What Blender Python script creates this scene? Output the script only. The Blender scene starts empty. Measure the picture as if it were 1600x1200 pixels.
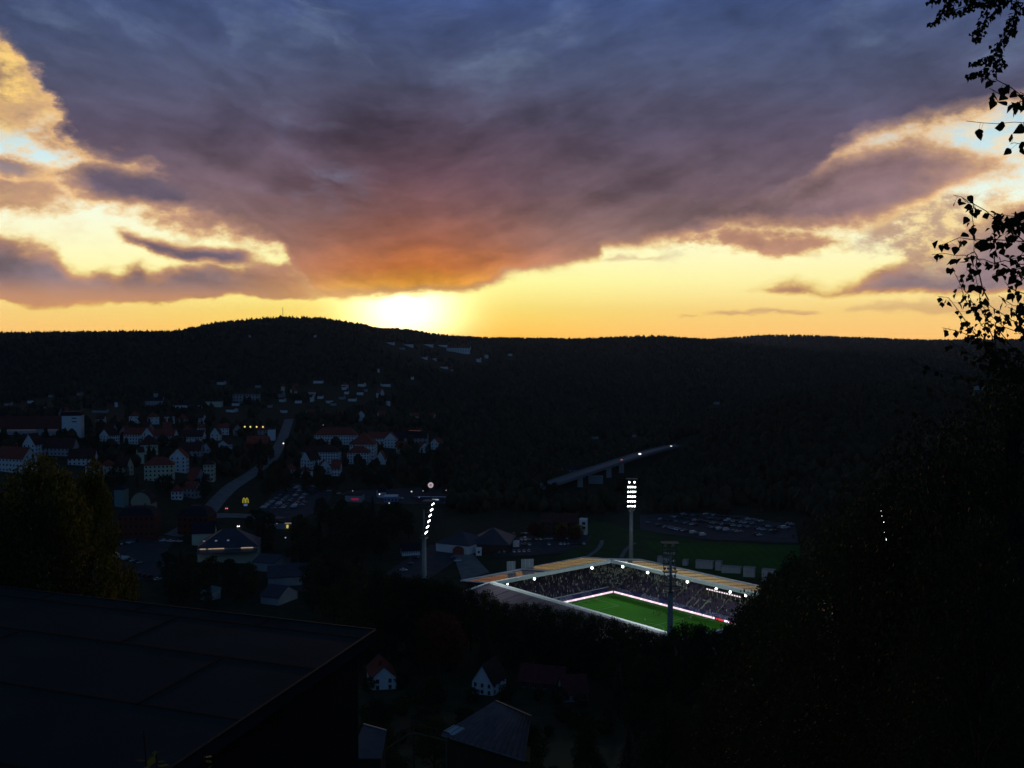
import bpy, math, random
import numpy as np
from mathutils import Vector, Matrix
R = math.radians
sc = bpy.context.scene
COL = sc.collection
rnd = random.Random(7)
F = 1628.0          # focal length in the photo's pixels (1600 wide)
HOR = 530.0         # row of the true horizon in the photo
EYE = 132.0         # eye height above the stadium floor
PITCH = math.atan((600.0 - HOR) / F)

# ------------------------------------------------------------------ camera
cd = bpy.data.cameras.new("camera")
cd.sensor_width = 36.0
cd.lens = 36.0 * F / 1600.0
cd.clip_start = 0.2
cd.clip_end = 60000
cam = bpy.data.objects.new("camera", cd)
COL.objects.link(cam)
cam.location = (0, 0, EYE)
cam.rotation_euler = (math.pi / 2 - PITCH, 0, 0)
sc.camera = cam
sc.view_settings.view_transform = 'Standard'
sc.view_settings.look = 'None'
sc.view_settings.exposure = 0.0
sc.view_settings.gamma = 1.0
sc.render.resolution_x = 1024
sc.render.resolution_y = 768
sc.cycles.use_denoising = True
sc.cycles.max_bounces = 5
sc.cycles.diffuse_bounces = 2
sc.cycles.glossy_bounces = 2
sc.cycles.transmission_bounces = 3
sc.cycles.transparent_max_bounces = 6
sc.cycles.volume_bounces = 0
sc.cycles.sample_clamp_indirect = 4.0

cp, sp_ = math.cos(PITCH), math.sin(PITCH)
def ray(px, py):
    """unit-depth world direction of a photo pixel"""
    x = (px - 800) / F; y = (600 - py) / F
    return Vector((x, cp + y * sp_, -sp_ + y * cp))
def at(px, py, z=0.0):
    d = ray(px, py); t = (z - EYE) / d.z
    return Vector((d.x * t, d.y * t, z))
def atY(px, py, Y):
    d = ray(px, py); t = Y / d.y
    return Vector((d.x * t, Y, EYE + d.z * t))
def proj(p):
    x, y, z = p[0], p[1], p[2] - EYE
    dep = y * cp - z * sp_; up = y * sp_ + z * cp
    return 800 + F * x / dep, 600 - F * up / dep
def azel(px, py):
    d = ray(px, py).normalized()
    return math.degrees(math.atan2(d.x, d.y)), math.degrees(math.asin(d.z))
def lin(r, g, b, k=1.0):
    def f(c):
        c = c / 255.0
        return k * (c / 12.92 if c <= 0.04045 else ((c + 0.055) / 1.055) ** 2.4)
    return (f(r), f(g), f(b), 1.0)

SUN_AZ, SUN_EL = azel(632, 487)
# ------------------------------------------------------------------ sky
world = bpy.data.worlds.new("World"); sc.world = world
world.use_nodes = True
NT = world.node_tree; NT.nodes.clear()
class NB:
    """tiny node-expression helper"""
    def __init__(s, nt): s.nt = nt
    def new(s, t, **kw):
        n = s.nt.nodes.new(t)
        for k, v in kw.items(): setattr(n, k, v)
        return n
    def put(s, sock, v):
        if isinstance(v, bpy.types.NodeSocket): s.nt.links.new(v, sock)
        elif v is not None: sock.default_value = v
    def m(s, op, a, b=None, c=None, clamp=False):
        n = s.new('ShaderNodeMath', operation=op); n.use_clamp = clamp
        s.put(n.inputs[0], a)
        if b is not None: s.put(n.inputs[1], b)
        if c is not None: s.put(n.inputs[2], c)
        return n.outputs[0]
    def mix(s, f, a, b, mode='MIX'):
        n = s.new('ShaderNodeMix', data_type='RGBA', blend_type=mode)
        s.put(n.inputs[0], f); s.put(n.inputs[6], a); s.put(n.inputs[7], b)
        return n.outputs[2]
    def ramp(s, f, stops, interp='LINEAR'):
        n = s.new('ShaderNodeValToRGB'); cr = n.color_ramp; cr.interpolation = interp
        while len(cr.elements) > 1: cr.elements.remove(cr.elements[-1])
        cr.elements[0].position = stops[0][0]; cr.elements[0].color = stops[0][1]
        for p, c in stops[1:]:
            e = cr.elements.new(p); e.color = c
        s.put(n.inputs[0], f); return n.outputs[0]
    def curve(s, f, pts):
        n = s.new('ShaderNodeFloatCurve'); c = n.mapping.curves[0]
        n.mapping.use_clip = False
        pts = sorted(pts)
        c.points[0].location = pts[0]; c.points[1].location = pts[-1]
        for p in pts[1:-1]: c.points.new(*p)
        for p in c.points: p.handle_type = 'VECTOR'
        n.mapping.update(); s.put(n.inputs[1], f); return n.outputs[0]
    def noise(s, vec, scale, detail=6, rough=0.55, dist=0.0, dims='3D'):
        n = s.new('ShaderNodeTexNoise', noise_dimensions=dims)
        s.put(n.inputs['Vector'], vec); n.inputs['Scale'].default_value = scale
        n.inputs['Detail'].default_value = detail; n.inputs['Roughness'].default_value = rough
        n.inputs['Distortion'].default_value = dist
        return n
    def sstep(s, x, a, b):
        n = s.new('ShaderNodeMapRange', interpolation_type='SMOOTHSTEP')
        s.put(n.inputs[0], x); s.put(n.inputs[1], a); s.put(n.inputs[2], b)
        n.inputs[3].default_value = 0; n.inputs[4].default_value = 1
        return n.outputs[0]
W = NB(NT)
tc = W.new('ShaderNodeTexCoord').outputs['Generated']
sep = W.new('ShaderNodeSeparateXYZ'); NT.links.new(tc, sep.inputs[0])
dx, dy, dz = sep.outputs
AZ = W.m('MULTIPLY', W.m('ARCTAN2', dx, dy), 180 / math.pi)
EL = W.m('MULTIPLY', W.m('ARCSINE', dz), 180 / math.pi)
# a vector stretched sideways, as clouds seen low over the horizon are
cv = W.new('ShaderNodeCombineXYZ'); W.put(cv.inputs[0], W.m('MULTIPLY', AZ, 0.06)); W.put(cv.inputs[1], W.m('MULTIPLY', EL, 0.105)); cv.inputs[2].default_value = 3.7
cvec = cv.outputs[0]
nA = W.noise(cvec, 2.2, 8, 0.55); nB = W.noise(cvec, 6.5, 9, 0.62)
nC = W.noise(cvec, 1.0, 3, 0.5); nD = W.noise(cvec, 3.4, 6, 0.6, 0.4); nE = W.noise(cvec, 19.0, 4, 0.6)
sA = W.new('ShaderNodeSeparateColor'); W.put(sA.inputs[0], nA.outputs['Color'])
sB = W.new('ShaderNodeSeparateColor'); W.put(sB.inputs[0], nB.outputs['Color'])
ER = W.m('ADD', W.m('MULTIPLY', nB.outputs['Fac'], 0.6), W.m('MULTIPLY', nE.outputs['Fac'], 0.4))
def cen(x, k): return W.m('MULTIPLY', W.m('SUBTRACT', x, 0.5), k)
dAz = W.m('ADD', cen(sA.outputs[0], 5.0), cen(sB.outputs[0], 2.6))
dEl = W.m('ADD', cen(sA.outputs[1], 2.6), cen(sB.outputs[1], 2.0))
AZw = W.m('ADD', AZ, dAz); ELw = W.m('ADD', EL, dEl)
AZs = W.m('ADD', AZ, W.m('MULTIPLY', dAz, 0.6)); ELs = W.m('ADD', EL, W.m('MULTIPLY', dEl, 0.5))
def na(az): return (az + 40) / 80.0
def ne(el): return (el + 5) / 30.0
def edge(pts, azs):
    """curve of elevation over azimuth through the listed photo points"""
    q = []
    for px, py in pts:
        a, e = azel(px, py); q.append((na(a), ne(e)))
    q = [(-0.2, q[0][1])] + q + [(1.2, q[-1][1])]
    f = W.m('DIVIDE', W.m('ADD', azs, 40.0), 80.0)
    return W.m('SUBTRACT', W.m('MULTIPLY', W.curve(f, q), 30.0), 5.0)
def depth(top, bot, azs, els, st, sb, x0=None, x1=None, sx=1.5, k=1.1, bias=0.2):
    """signed depth inside a cloud, about 1 per st/sb degrees from its upper/lower edge, eroded by fine noise"""
    s = None
    def mn(s, t): return t if s is None else W.m('SMOOTH_MIN', s, t, 0.5)
    if bot: s = mn(s, W.m('DIVIDE', W.m('SUBTRACT', els, edge(bot, azs)), sb))
    if top: s = mn(s, W.m('DIVIDE', W.m('SUBTRACT', edge(top, azs), els), st))
    if x0 is not None: s = mn(s, W.m('DIVIDE', W.m('SUBTRACT', azs, azel(x0, 400)[0]), sx))
    if x1 is not None: s = mn(s, W.m('DIVIDE', W.m('SUBTRACT', azel(x1, 400)[0], azs), sx))
    return W.m('ADD', W.m('ADD', s, bias), cen(ER, k * 1.9))
def layer(*a, **kw): return W.sstep(depth(*a, **kw), -0.15, 1.0)
def gauss(x, c, s_):
    t = W.m('DIVIDE', W.m('SUBTRACT', x, c), s_)
    return W.m('EXPONENT', W.m('MULTIPLY', W.m('MULTIPLY', t, t), -1.0))
def eramp(els, stops):   # stops: (photo row, rgb)
    q = []
    for py, c in stops:
        q.append((min(1, max(0, ne(azel(800, py)[1]))), lin(*c)))
    return W.ramp(W.m('DIVIDE', W.m('ADD', els, 5.0), 30.0), sorted(q, key=lambda t: t[0]))
near_sun = gauss(AZ, SUN_AZ, 13.0)
nearer = gauss(AZ, SUN_AZ + 1.0, 7.4)
# clear sky behind the clouds
clear_far = eramp(EL, [(600, (225, 150, 90)), (524, (250, 194, 112)), (490, (255, 213, 126)), (440, (255, 242, 170)), (400, (255, 250, 196)), (340, (246, 252, 226)),
                       (290, (218, 240, 238)), (230, (190, 220, 230)), (150, (165, 192, 222)), (0, (120, 150, 200))])
clear_sun = eramp(EL, [(600, (235, 150, 50)), (525, (255, 190, 66)), (490, (255, 222, 100)), (440, (255, 252, 156)), (370, (255, 255, 205)),
                       (290, (230, 245, 235)), (150, (160, 190, 225)), (0, (110, 145, 200))])
sky = W.mix(near_sun, clear_far, clear_sun)
glowd = W.m('ADD', W.m('POWER', W.m('ABSOLUTE', W.m('DIVIDE', W.m('SUBTRACT', AZ, SUN_AZ), 2.7)), 2.0), W.m('POWER', W.m('ABSOLUTE', W.m('DIVIDE', W.m('SUBTRACT', EL, SUN_EL), 1.5)), 2.0))
glow = W.m('EXPONENT', W.m('MULTIPLY', glowd, -1.0))
gl = W.new('ShaderNodeMix', data_type='RGBA', blend_type='ADD'); W.put(gl.inputs[0], glow); W.put(gl.inputs[6], sky); gl.inputs[7].default_value = (2.0, 1.7, 1.1, 1)
sky = gl.outputs[2]
_q = W.m('SUBTRACT', AZ, SUN_AZ); ELv = W.m('SUBTRACT', ELs, W.m('MULTIPLY', W.m('SQRT', W.m('ADD', W.m('MULTIPLY', _q, _q), 12.0)), 0.26))
# folds: the same lumpy noise sampled again a little nearer the sun, so sides turned to it come out lit
def fold(scale, off, seed, detail=6):
    sx_ = W.m('SIGN', W.m('SUBTRACT', SUN_AZ, AZ)); wv = W.m('MULTIPLY', sx_, W.m('MINIMUM', W.m('MULTIPLY', W.m('ABSOLUTE', W.m('SUBTRACT', AZ, SUN_AZ)), 0.12), 1.0))
    o_ = []
    for k in (0, 1):
        c = W.new('ShaderNodeCombineXYZ'); a = W.m('ADD', AZs, W.m('MULTIPLY', wv, k * off * .8)); e_ = W.m('SUBTRACT', ELv, k * off)
        W.put(c.inputs[0], W.m('MULTIPLY', a, 0.055)); W.put(c.inputs[1], W.m('MULTIPLY', e_, 0.13)); c.inputs[2].default_value = seed
        o_.append(W.noise(c.outputs[0], scale, detail, 0.58, 0.35).outputs['Fac'])
    return W.m('SUBTRACT', o_[0], o_[1])
F1 = fold(2.3, 0.9, 5.3); F2 = fold(6.0, 0.35, 8.8, 5)
FOLD = W.m('ADD', W.m('MULTIPLY', F1, 1.1), W.m('MULTIPLY', F2, 0.3))
def mul(col, k):
    n = W.new('ShaderNodeMix', data_type='RGBA', blend_type='MULTIPLY'); n.inputs[0].default_value = 1
    W.put(n.inputs[6], col)
    c = W.new('ShaderNodeCombineColor'); [W.put(c.inputs[i], k) for i in range(3)]
    W.put(n.inputs[7], c.outputs[0]); return n.outputs[2]
sky = mul(sky, W.m('ADD', 1.06, W.m('MULTIPLY', 0.34, W.m('EXPONENT', W.m('MULTIPLY', W.m('MAXIMUM', EL, 0.0), -0.4)))))
def tint(r, g, b, var=0.5):
    return mul(lin(r, g, b), W.m('ADD', W.m('ADD', 1.0, W.m('MULTIPLY', FOLD, 1.3)), cen(nD.outputs['Fac'], var * 2.2)))
# --- cloud colours
main_far = eramp(ELs, [(480, (210, 156, 118)), (440, (180, 138, 120)), (380, (148, 118, 112)), (300, (114, 94, 104)), (220, (90, 81, 101)),
                       (120, (75, 82, 110)), (0, (64, 82, 126)), (-200, (54, 68, 100))])
main_sun = eramp(ELs, [(480, (255, 192, 70)), (460, (255, 200, 74)), (440, (255, 172, 60)), (415, (222, 130, 62)), (380, (164, 100, 72)), (335, (124, 84, 80)), (280, (106, 78, 88)),
                       (200, (87, 75, 94)), (110, (73, 80, 108)), (0, (62, 80, 126)), (-200, (50, 66, 100))])
mainc = W.mix(nearer, main_far, main_sun)
big = W.noise(cvec, 1.6, 5, 0.55, 0.8)
_hv = W.new('ShaderNodeCombineXYZ'); W.put(_hv.inputs[0], W.m('MULTIPLY', AZw, 0.05)); W.put(_hv.inputs[1], W.m('MULTIPLY', ELv, 0.16)); _hv.inputs[2].default_value = 9.1
HZ = W.noise(_hv.outputs[0], 2.6, 6, 0.55, 0.5)
streak = cen(HZ.outputs['Fac'], 0.62)
shade = W.m('ADD', 1.0, W.m('ADD', streak, W.m('ADD', W.m('ADD', cen(big.outputs['Fac'], 1.1), cen(nD.outputs['Fac'], 0.6)), cen(nE.outputs['Fac'], 0.12))))
shade = W.m('MAXIMUM', W.m('ADD', shade, FOLD), 0.45)
mainc = mul(mainc, shade)
pale = W.m('MULTIPLY', W.m('MULTIPLY', W.sstep(nA.outputs['Fac'], 0.50, 0.72), W.sstep(HZ.outputs['Fac'], 0.44, 0.66)), W.sstep(EL, 5.0, 9.0))
mainc = W.mix(W.m('MULTIPLY', pale, 0.42), mainc, lin(122, 140, 170))
rimc = eramp(EL, [(480, (255, 212, 110)), (440, (255, 228, 140)), (380, (255, 222, 150)), (320, (255, 206, 140)), (250, (250, 200, 134)), (170, (240, 192, 132)), (60, (214, 170, 130))])
midc = eramp(EL, [(480, (226, 160, 104)), (420, (206, 150, 116)), (350, (196, 148, 122)), (260, (182, 144, 124)), (150, (150, 128, 122)), (40, (110, 108, 126))])
midc = mul(midc, W.m('ADD', 1.0, W.m('ADD', cen(nD.outputs['Fac'], 1.2), cen(nE.outputs['Fac'], 0.3))))
def cloud(base, S, body, thick=2.4, lo=-0.25, hi=0.6):
    """lay a cloud of signed depth S over the sky: gold rim, then pinkish half-thick part, then the dark body"""
    a = W.sstep(S, lo, hi)
    c = W.mix(W.sstep(S, 0.0, 0.9), rimc, midc)
    c = W.mix(W.sstep(S, 0.35, thick), c, body)
    return W.mix(a, base, c)
# faint high veil in the clear parts
veil = W.m('MULTIPLY', W.sstep(ER, 0.44, 0.60), W.sstep(EL, 3.5, 8.0))
sky = W.mix(W.m('MULTIPLY', veil, 0.75), sky, lin(255, 226, 178))
veil2 = W.m('MULTIPLY', W.m('MULTIPLY', W.sstep(nB.outputs['Fac'], 0.50, 0.66), W.sstep(nA.outputs['Fac'], 0.40, 0.55)), W.sstep(EL, 3.0, 6.0))
sky = W.mix(W.m('MULTIPLY', veil2, 0.6), sky, lin(206, 170, 146))
# low bank on the right
S = depth([(1150, 468), (1185, 452), (1240, 434), (1265, 440), (1300, 450), (1350, 436), (1400, 410), (1450, 396), (1500, 360), (1545, 322), (1620, 300), (1800, 290), (2000, 320)],
          [(1150, 460), (1600, 464), (2000, 462)], AZs, ELs, 0.9, 0.35, 1160, k=0.9)
sky = cloud(sky, S, tint(158, 134, 138, 0.25), 1.6)
# gold puffs beside the birch
L = layer([(1340, 320), (1400, 280), (1440, 250), (1500, 290), (1560, 330)], [(1340, 350), (1400, 380), (1450, 440), (1500, 440), (1560, 380)], AZw, ELw, 1.8, 1.8, 1370, 1570, 3, k=1.3)
sky = W.mix(W.m('MULTIPLY', L, 0.9), sky, W.mix(W.sstep(ER, 0.42, 0.56), lin(255, 220, 150), lin(196, 158, 132)))
# thin streaks over the right horizon
L = layer([(1100, 488), (1150, 486), (1280, 483), (1300, 486)], [(1100, 494), (1150, 493), (1280, 490), (1300, 487)], AZ, ELs, 0.2, 0.15, 1105, 1285, 1.2, k=0.9)
L2 = layer([(1300, 482), (1400, 470), (1500, 466), (1800, 460)], [(1300, 486), (1400, 492), (1500, 494), (1800, 500)], AZ, ELs, 0.5, 0.3, 1320, k=1.2)
L3 = layer([(1060, 489), (1090, 490)], [(1060, 494), (1090, 494)], AZ, ELs, 0.15, 0.1, 1062, 1088, 0.8)
L4 = layer([(930, 403), (1030, 400)], [(930, 411), (1030, 406)], AZ, ELs, 0.25, 0.25, 935, 1030, 1.2)
st_ = W.m('MAXIMUM', W.m('MAXIMUM', W.m('MAXIMUM', L, L3), W.m('MULTIPLY', L2, 0.75)), L4)
sky = W.mix(W.m('MULTIPLY', st_, 0.6), sky, lin(210, 152, 120))
# left: golden and beige puffs
puff = W.mix(W.sstep(W.m('ADD', W.m('MULTIPLY', nB.outputs['Fac'], 0.7), W.m('MULTIPLY', nD.outputs['Fac'], 0.3)), 0.42, 0.60), lin(255, 212, 128), lin(142, 114, 104))
S = depth([(-200, 270), (0, 278), (60, 272), (100, 296), (150, 330)], [(-200, 350), (0, 350), (70, 348), (110, 332), (150, 330)], AZw, ELw, 0.9, 0.8, None, 110, 4, k=1.2)
sky = cloud(sky, S, W.mix(0.6, puff, lin(180, 144, 124)), 1.5)
S = depth([(-200, -60), (0, -20), (60, 50), (100, 110), (150, 180)], [(-200, 220), (0, 208), (60, 196), (110, 188), (170, 205)], AZw, ELw, 1.0, 1.6, None, 150, 3, k=1.2)
sky = W.mix(W.sstep(S, -0.4, 0.9), sky, puff)
S = depth([(60, 120), (120, 150), (240, 215), (330, 240)], [(40, 205), (70, 226), (120, 252), (240, 276), (330, 300)], AZw, ELw, 0.5, 1.2, 50, 320, 4, k=1.2)
sky = cloud(sky, S, tint(150, 130, 122, 0.8), 1.8)
S = depth([(-60, 238), (0, 230), (40, 236), (75, 262)], [(-60, 284), (0, 280), (40, 284), (75, 264)], AZw, ELw, 0.8, 0.8, None, 66, 2, k=1.4)
sky = cloud(sky, S, tint(140, 126, 130, 0.4), 1.2)
# --- the great cloud and everything grown together with it
MAINB = [(-300, -60), (-40, 20), (20, 75), (60, 130), (90, 200), (130, 252), (175, 272), (225, 298), (262, 335), (300, 360), (372, 368), (412, 376), (430, 384), (444, 400), (470, 432), (490, 463),
       (520, 467), (600, 460), (690, 459), (745, 459), (785, 438), (860, 424), (925, 408), (942, 391), (1000, 390), (1060, 376), (1082, 366), (1150, 362), (1230, 352), (1275, 316),
       (1305, 268), (1345, 236), (1400, 216), (1500, 192), (1600, 170), (1800, 130), (2100, 70)]
Sm = depth(None, MAINB, AZs, ELs, 1, 0.55, k=0.8)
Ss = depth(None, MAINB, AZw, ELw, 1, 1.25, k=1.1)
right_soft = W.sstep(AZ, 7.0, 12.0); left_soft = W.m('SUBTRACT', 1.0, W.sstep(AZ, -17.0, -11.0))
softw = W.m('MAXIMUM', right_soft, left_soft)
S = W.m('ADD', W.m('MULTIPLY', Sm, W.m('SUBTRACT', 1.0, softw)), W.m('MULTIPLY', Ss, softw))
C = mainc
def join(S2, body, soft=0.8):
    """grow another lobe onto the great cloud, keeping the deeper of the two at each point"""
    global S, C
    C = W.mix(W.sstep(W.m('SUBTRACT', S2, S), -soft, soft), C, body)
    S = W.m('SMOOTH_MAX', S, S2, 0.45)
S2 = depth([(1000, 260), (1120, 255), (1220, 252), (1290, 248), (1350, 222), (1430, 212), (1480, 226), (1560, 244), (1600, 262)],
          [(1000, 386), (1080, 370), (1160, 352), (1280, 364), (1370, 354), (1420, 330), (1490, 294), (1560, 274), (1600, 262)], AZs, ELs, 1.0, 0.8, 990, 1580, 4, k=1.1)
join(S2, tint(138, 112, 116, 0.45))
S2 = depth([(1060, 350), (1120, 342), (1200, 356), (1260, 354), (1340, 368)], [(1060, 376), (1110, 392), (1200, 404), (1260, 396), (1340, 380)], AZw, ELw, 0.8, 0.7, 1062, 1345, 1.5, k=1.5)
join(S2, tint(176, 132, 112, 0.6))
S2 = depth([(60, 268), (100, 254), (130, 248), (180, 254), (230, 262), (290, 274), (345, 290)], [(60, 272), (100, 306), (180, 328), (250, 338), (300, 340), (345, 340)], AZs, ELs, 0.6, 0.75, 62, 360, 2.0, k=1.0)
join(S2, tint(104, 92, 108, 0.4))
S2 = depth([(210, 334), (260, 326), (300, 326), (500, 320)], [(210, 342), (260, 352), (300, 352), (370, 370), (430, 392), (500, 420)], AZs, ELs, 0.6, 0.8, 205, 560, 3, k=1.2)
join(S2, W.mix(W.sstep(AZ, -17, -11), tint(158, 122, 110, 0.4), mainc))
S2 = depth([(170, 352), (195, 355), (240, 366), (290, 379), (340, 381), (385, 386), (405, 398)], [(170, 366), (210, 380), (260, 402), (300, 414), (350, 418), (390, 416), (405, 408)], AZs, ELs, 0.45, 0.4, 172, 408, 1.0, k=0.9)
join(S2, tint(114, 100, 114, 0.4))
S2 = depth([(-300, 360), (0, 370), (60, 380), (90, 396), (105, 412), (140, 420), (165, 410), (195, 424), (225, 406), (250, 424), (290, 414), (320, 406), (370, 412), (400, 400), (430, 404), (480, 370), (600, 370)],
          [(-300, 460), (0, 471), (250, 480), (340, 471), (356, 465), (460, 464), (620, 461)], AZs, ELs, 0.8, 0.3, None, 600, 8, k=1.1)
bank = W.mix(W.sstep(EL, azel(300, 476)[1], azel(300, 428)[1]), lin(218, 158, 118), tint(138, 120, 126, 0.6))
bank = W.mix(W.sstep(AZ, azel(320, 450)[0], azel(500, 450)[0]), bank, mainc)
join(S2, bank)
sky = cloud(sky, S, C, 1.5)
# dusk sky overhead and behind, mostly set blues, brighter behind to light the walls
st = W.new('ShaderNodeTexSky', sky_type='NISHITA'); st.sun_disc = False
st.sun_elevation = R(SUN_EL); st.sun_rotation = R(SUN_AZ); st.altitude = 400; st.air_density = 1.2; st.dust_density = 2.0
dim = W.mix(1.0, st.outputs[0], (0.05, 0.06, 0.08, 1), 'MULTIPLY')
behind = W.m('MULTIPLY', W.sstep(W.m('ABSOLUTE', AZ), 80.0, 125.0), W.m('SUBTRACT', 1.0, W.sstep(EL, 35.0, 70.0)))
dim = W.mix(0.8, dim, W.mix(behind, (0.010, 0.024, 0.052, 1), (0.034, 0.090, 0.195, 1)))
away = W.m('MAXIMUM', W.sstep(EL, 18.5, 27.0), W.sstep(W.m('ABSOLUTE', AZ), 28.5, 42.0))
sky = W.mix(away, sky, dim)
bg = W.new('ShaderNodeBackground'); W.put(bg.inputs[0], sky); bg.inputs[1].default_value = 1.0
wo = W.new('ShaderNodeOutputWorld'); NT.links.new(bg.outputs[0], wo.inputs[0])
world.cycles.sampling_method = 'MANUAL'; world.cycles.sample_map_resolution = 1024

# the sun itself, all but set behind the cloud's foot
sd = bpy.data.lights.new("sun", 'SUN'); sd.energy = 0.35; sd.angle = R(0.5); sd.color = (1.0, 0.62, 0.3)
sun = bpy.data.objects.new("sun", sd); COL.objects.link(sun)
sv = Vector((math.sin(R(SUN_AZ)) * math.cos(R(SUN_EL)), math.cos(R(SUN_AZ)) * math.cos(R(SUN_EL)), math.sin(R(SUN_EL))))
sun.rotation_euler = sv.to_track_quat('Z', 'Y').to_euler()

# ------------------------------------------------------------------ helpers
MATS = {}
def mat(name, rgb, rough=0.8, metal=0.0, var=0.25, scale=1.0, emit=None, spec=0.5, coords='Object', stripes=None, bump=0.0, rgb2=None):
    if name in MATS: return MATS[name]
    m = bpy.data.materials.new(name); m.use_nodes = True; nt = m.node_tree; nt.nodes.clear(); B = NB(nt)
    p = B.new('ShaderNodeBsdfPrincipled'); o = B.new('ShaderNodeOutputMaterial'); nt.links.new(p.outputs[0], o.inputs[0])
    p.inputs['Roughness'].default_value = rough; p.inputs['Metallic'].default_value = metal
    p.inputs['Specular IOR Level'].default_value = spec
    c = (rgb[0], rgb[1], rgb[2], 1)
    v = B.new('ShaderNodeTexCoord').outputs[coords]
    if var or rgb2:
        n = B.noise(v, scale, 5, 0.6)
        hi = rgb2 if rgb2 else tuple(min(1, x * (1 + var)) for x in rgb)
        lo = rgb if rgb2 else tuple(x * (1 - var) for x in rgb)
        col = B.ramp(n.outputs['Fac'], [(0.32, (*lo, 1)), (0.68, (*hi, 1))])
        if stripes:
            w = B.new('ShaderNodeTexWave'); w.wave_type = 'BANDS'; w.bands_direction = stripes[0]; nt.links.new(v, w.inputs['Vector'])
            w.inputs['Scale'].default_value = stripes[1]; w.inputs['Distortion'].default_value = 0
            col = B.mix(B.m('MULTIPLY', w.outputs['Fac'], stripes[2]), col, (*[x * 0.4 for x in rgb], 1))
        B.put(p.inputs['Base Color'], col)
        if rough > .7 and metal == 0: p.inputs['Specular IOR Level'].default_value = min(spec, .12)
        if bump:
            b = B.new('ShaderNodeBump'); b.inputs['Strength'].default_value = bump; nt.links.new(n.outputs['Fac'], b.inputs['Height']); nt.links.new(b.outputs[0], p.inputs['Normal'])
    else: p.inputs['Base Color'].default_value = c
    if emit:
        p.inputs['Emission Color'].default_value = (*emit[:3], 1); p.inputs['Emission Strength'].default_value = emit[3]
    MATS[name] = m; return m

class MB:
    def __init__(s): s.v = []; s.f = []
    def add(s, vs, fs):
        n = len(s.v); s.v += [tuple(v) for v in vs]; s.f += [tuple(i + n for i in f) for f in fs]; return s
    def box(s, c, size, rz=0.0, rx=0.0):
        x, y, z = [t / 2 for t in size]
        vs = [(-x, -y, -z), (x, -y, -z), (x, y, -z), (-x, y, -z), (-x, -y, z), (x, -y, z), (x, y, z), (-x, y, z)]
        if rx: ca, sa = math.cos(rx), math.sin(rx); vs = [(a, b * ca - d * sa, b * sa + d * ca) for a, b, d in vs]
        ca, sa = math.cos(rz), math.sin(rz)
        vs = [(c[0] + a * ca - b * sa, c[1] + a * sa + b * ca, c[2] + d) for a, b, d in vs]
        return s.add(vs, [(0, 3, 2, 1), (4, 5, 6, 7), (0, 1, 5, 4), (1, 2, 6, 5), (2, 3, 7, 6), (3, 0, 4, 7)])
    def tube(s, p, q, r0, r1=None, n=8, caps=True):
        r1 = r0 if r1 is None else r1
        p = Vector(p); q = Vector(q); d = (q - p).normalized()
        a = d.cross(Vector((0, 0, 1)) if abs(d.z) < 0.9 else Vector((1, 0, 0))).normalized(); b = d.cross(a)
        vs = []
        for c, r in ((p, r0), (q, r1)):
            for i in range(n):
                t = 2 * math.pi * i / n; vs.append(c + (a * math.cos(t) + b * math.sin(t)) * r)
        fs = [(i, (i + 1) % n, n + (i + 1) % n, n + i) for i in range(n)]
        if caps: fs += [tuple(range(n))[::-1], tuple(range(n, 2 * n))]
        return s.add(vs, fs)
    def path(s, pts, r0, r1, n=6):
        """one continuous tapering tube through the points"""
        pts = [Vector(p) for p in pts]; vs = []; N = len(pts)
        for k, c in enumerate(pts):
            d = (pts[min(k + 1, N - 1)] - pts[max(k - 1, 0)]).normalized()
            a = d.cross(Vector((0.13, 0.2, 1)) if abs(d.z) < 0.95 else Vector((1, 0, 0))).normalized(); b = d.cross(a)
            r = r0 + (r1 - r0) * k / (N - 1)
            for i in range(n):
                t = 2 * math.pi * i / n; vs.append(c + (a * math.cos(t) + b * math.sin(t)) * r)
        fs = [(k * n + i, k * n + (i + 1) % n, (k + 1) * n + (i + 1) % n, (k + 1) * n + i) for k in range(N - 1) for i in range(n)]
        fs += [tuple(range(n))[::-1], tuple(range((N - 1) * n, N * n))]
        return s.add(vs, fs)
    def prism(s, poly, z0, z1):
        n = len(poly)
        vs = [(x, y, z0) for x, y in poly] + [(x, y, z1) for x, y in poly]
        return s.add(vs, [tuple(range(n))[::-1], tuple(range(n, 2 * n))] + [(i, (i + 1) % n, n + (i + 1) % n, n + i) for i in range(n)])
    def slab(s, quad, t):
        """a thin slab under four corner points"""
        vs = [tuple(q) for q in quad] + [(q[0], q[1], q[2] - t) for q in quad]; n = len(quad)
        return s.add(vs, [tuple(range(n)), tuple(range(n, 2 * n))[::-1]] + [(i, n + i, n + (i + 1) % n, (i + 1) % n) for i in range(n)])
    def ball(s, c, r, nu=8, nv=5, sz=1.0):
        vs = [(c[0], c[1], c[2] - r * sz)]
        for j in range(1, nv):
            ph = -math.pi / 2 + math.pi * j / nv
            for i in range(nu):
                t = 2 * math.pi * i / nu; vs.append((c[0] + r * math.cos(ph) * math.cos(t), c[1] + r * math.cos(ph) * math.sin(t), c[2] + r * sz * math.sin(ph)))
        vs.append((c[0], c[1], c[2] + r * sz)); top = len(vs) - 1
        fs = [(0, 1 + (i + 1) % nu, 1 + i) for i in range(nu)]
        for j in range(nv - 2):
            b = 1 + j * nu; fs += [(b + i, b + (i + 1) % nu, b + nu + (i + 1) % nu, b + nu + i) for i in range(nu)]
        b = 1 + (nv - 2) * nu; fs += [(b + i, b + (i + 1) % nu, top) for i in range(nu)]
        return s.add(vs, fs)
    def build(s, name, material, parent=None, smooth=False):
        me = bpy.data.meshes.new(name); me.from_pydata(s.v, [], s.f); me.validate(); me.update()
        return link(name, me, material, parent, smooth)
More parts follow.
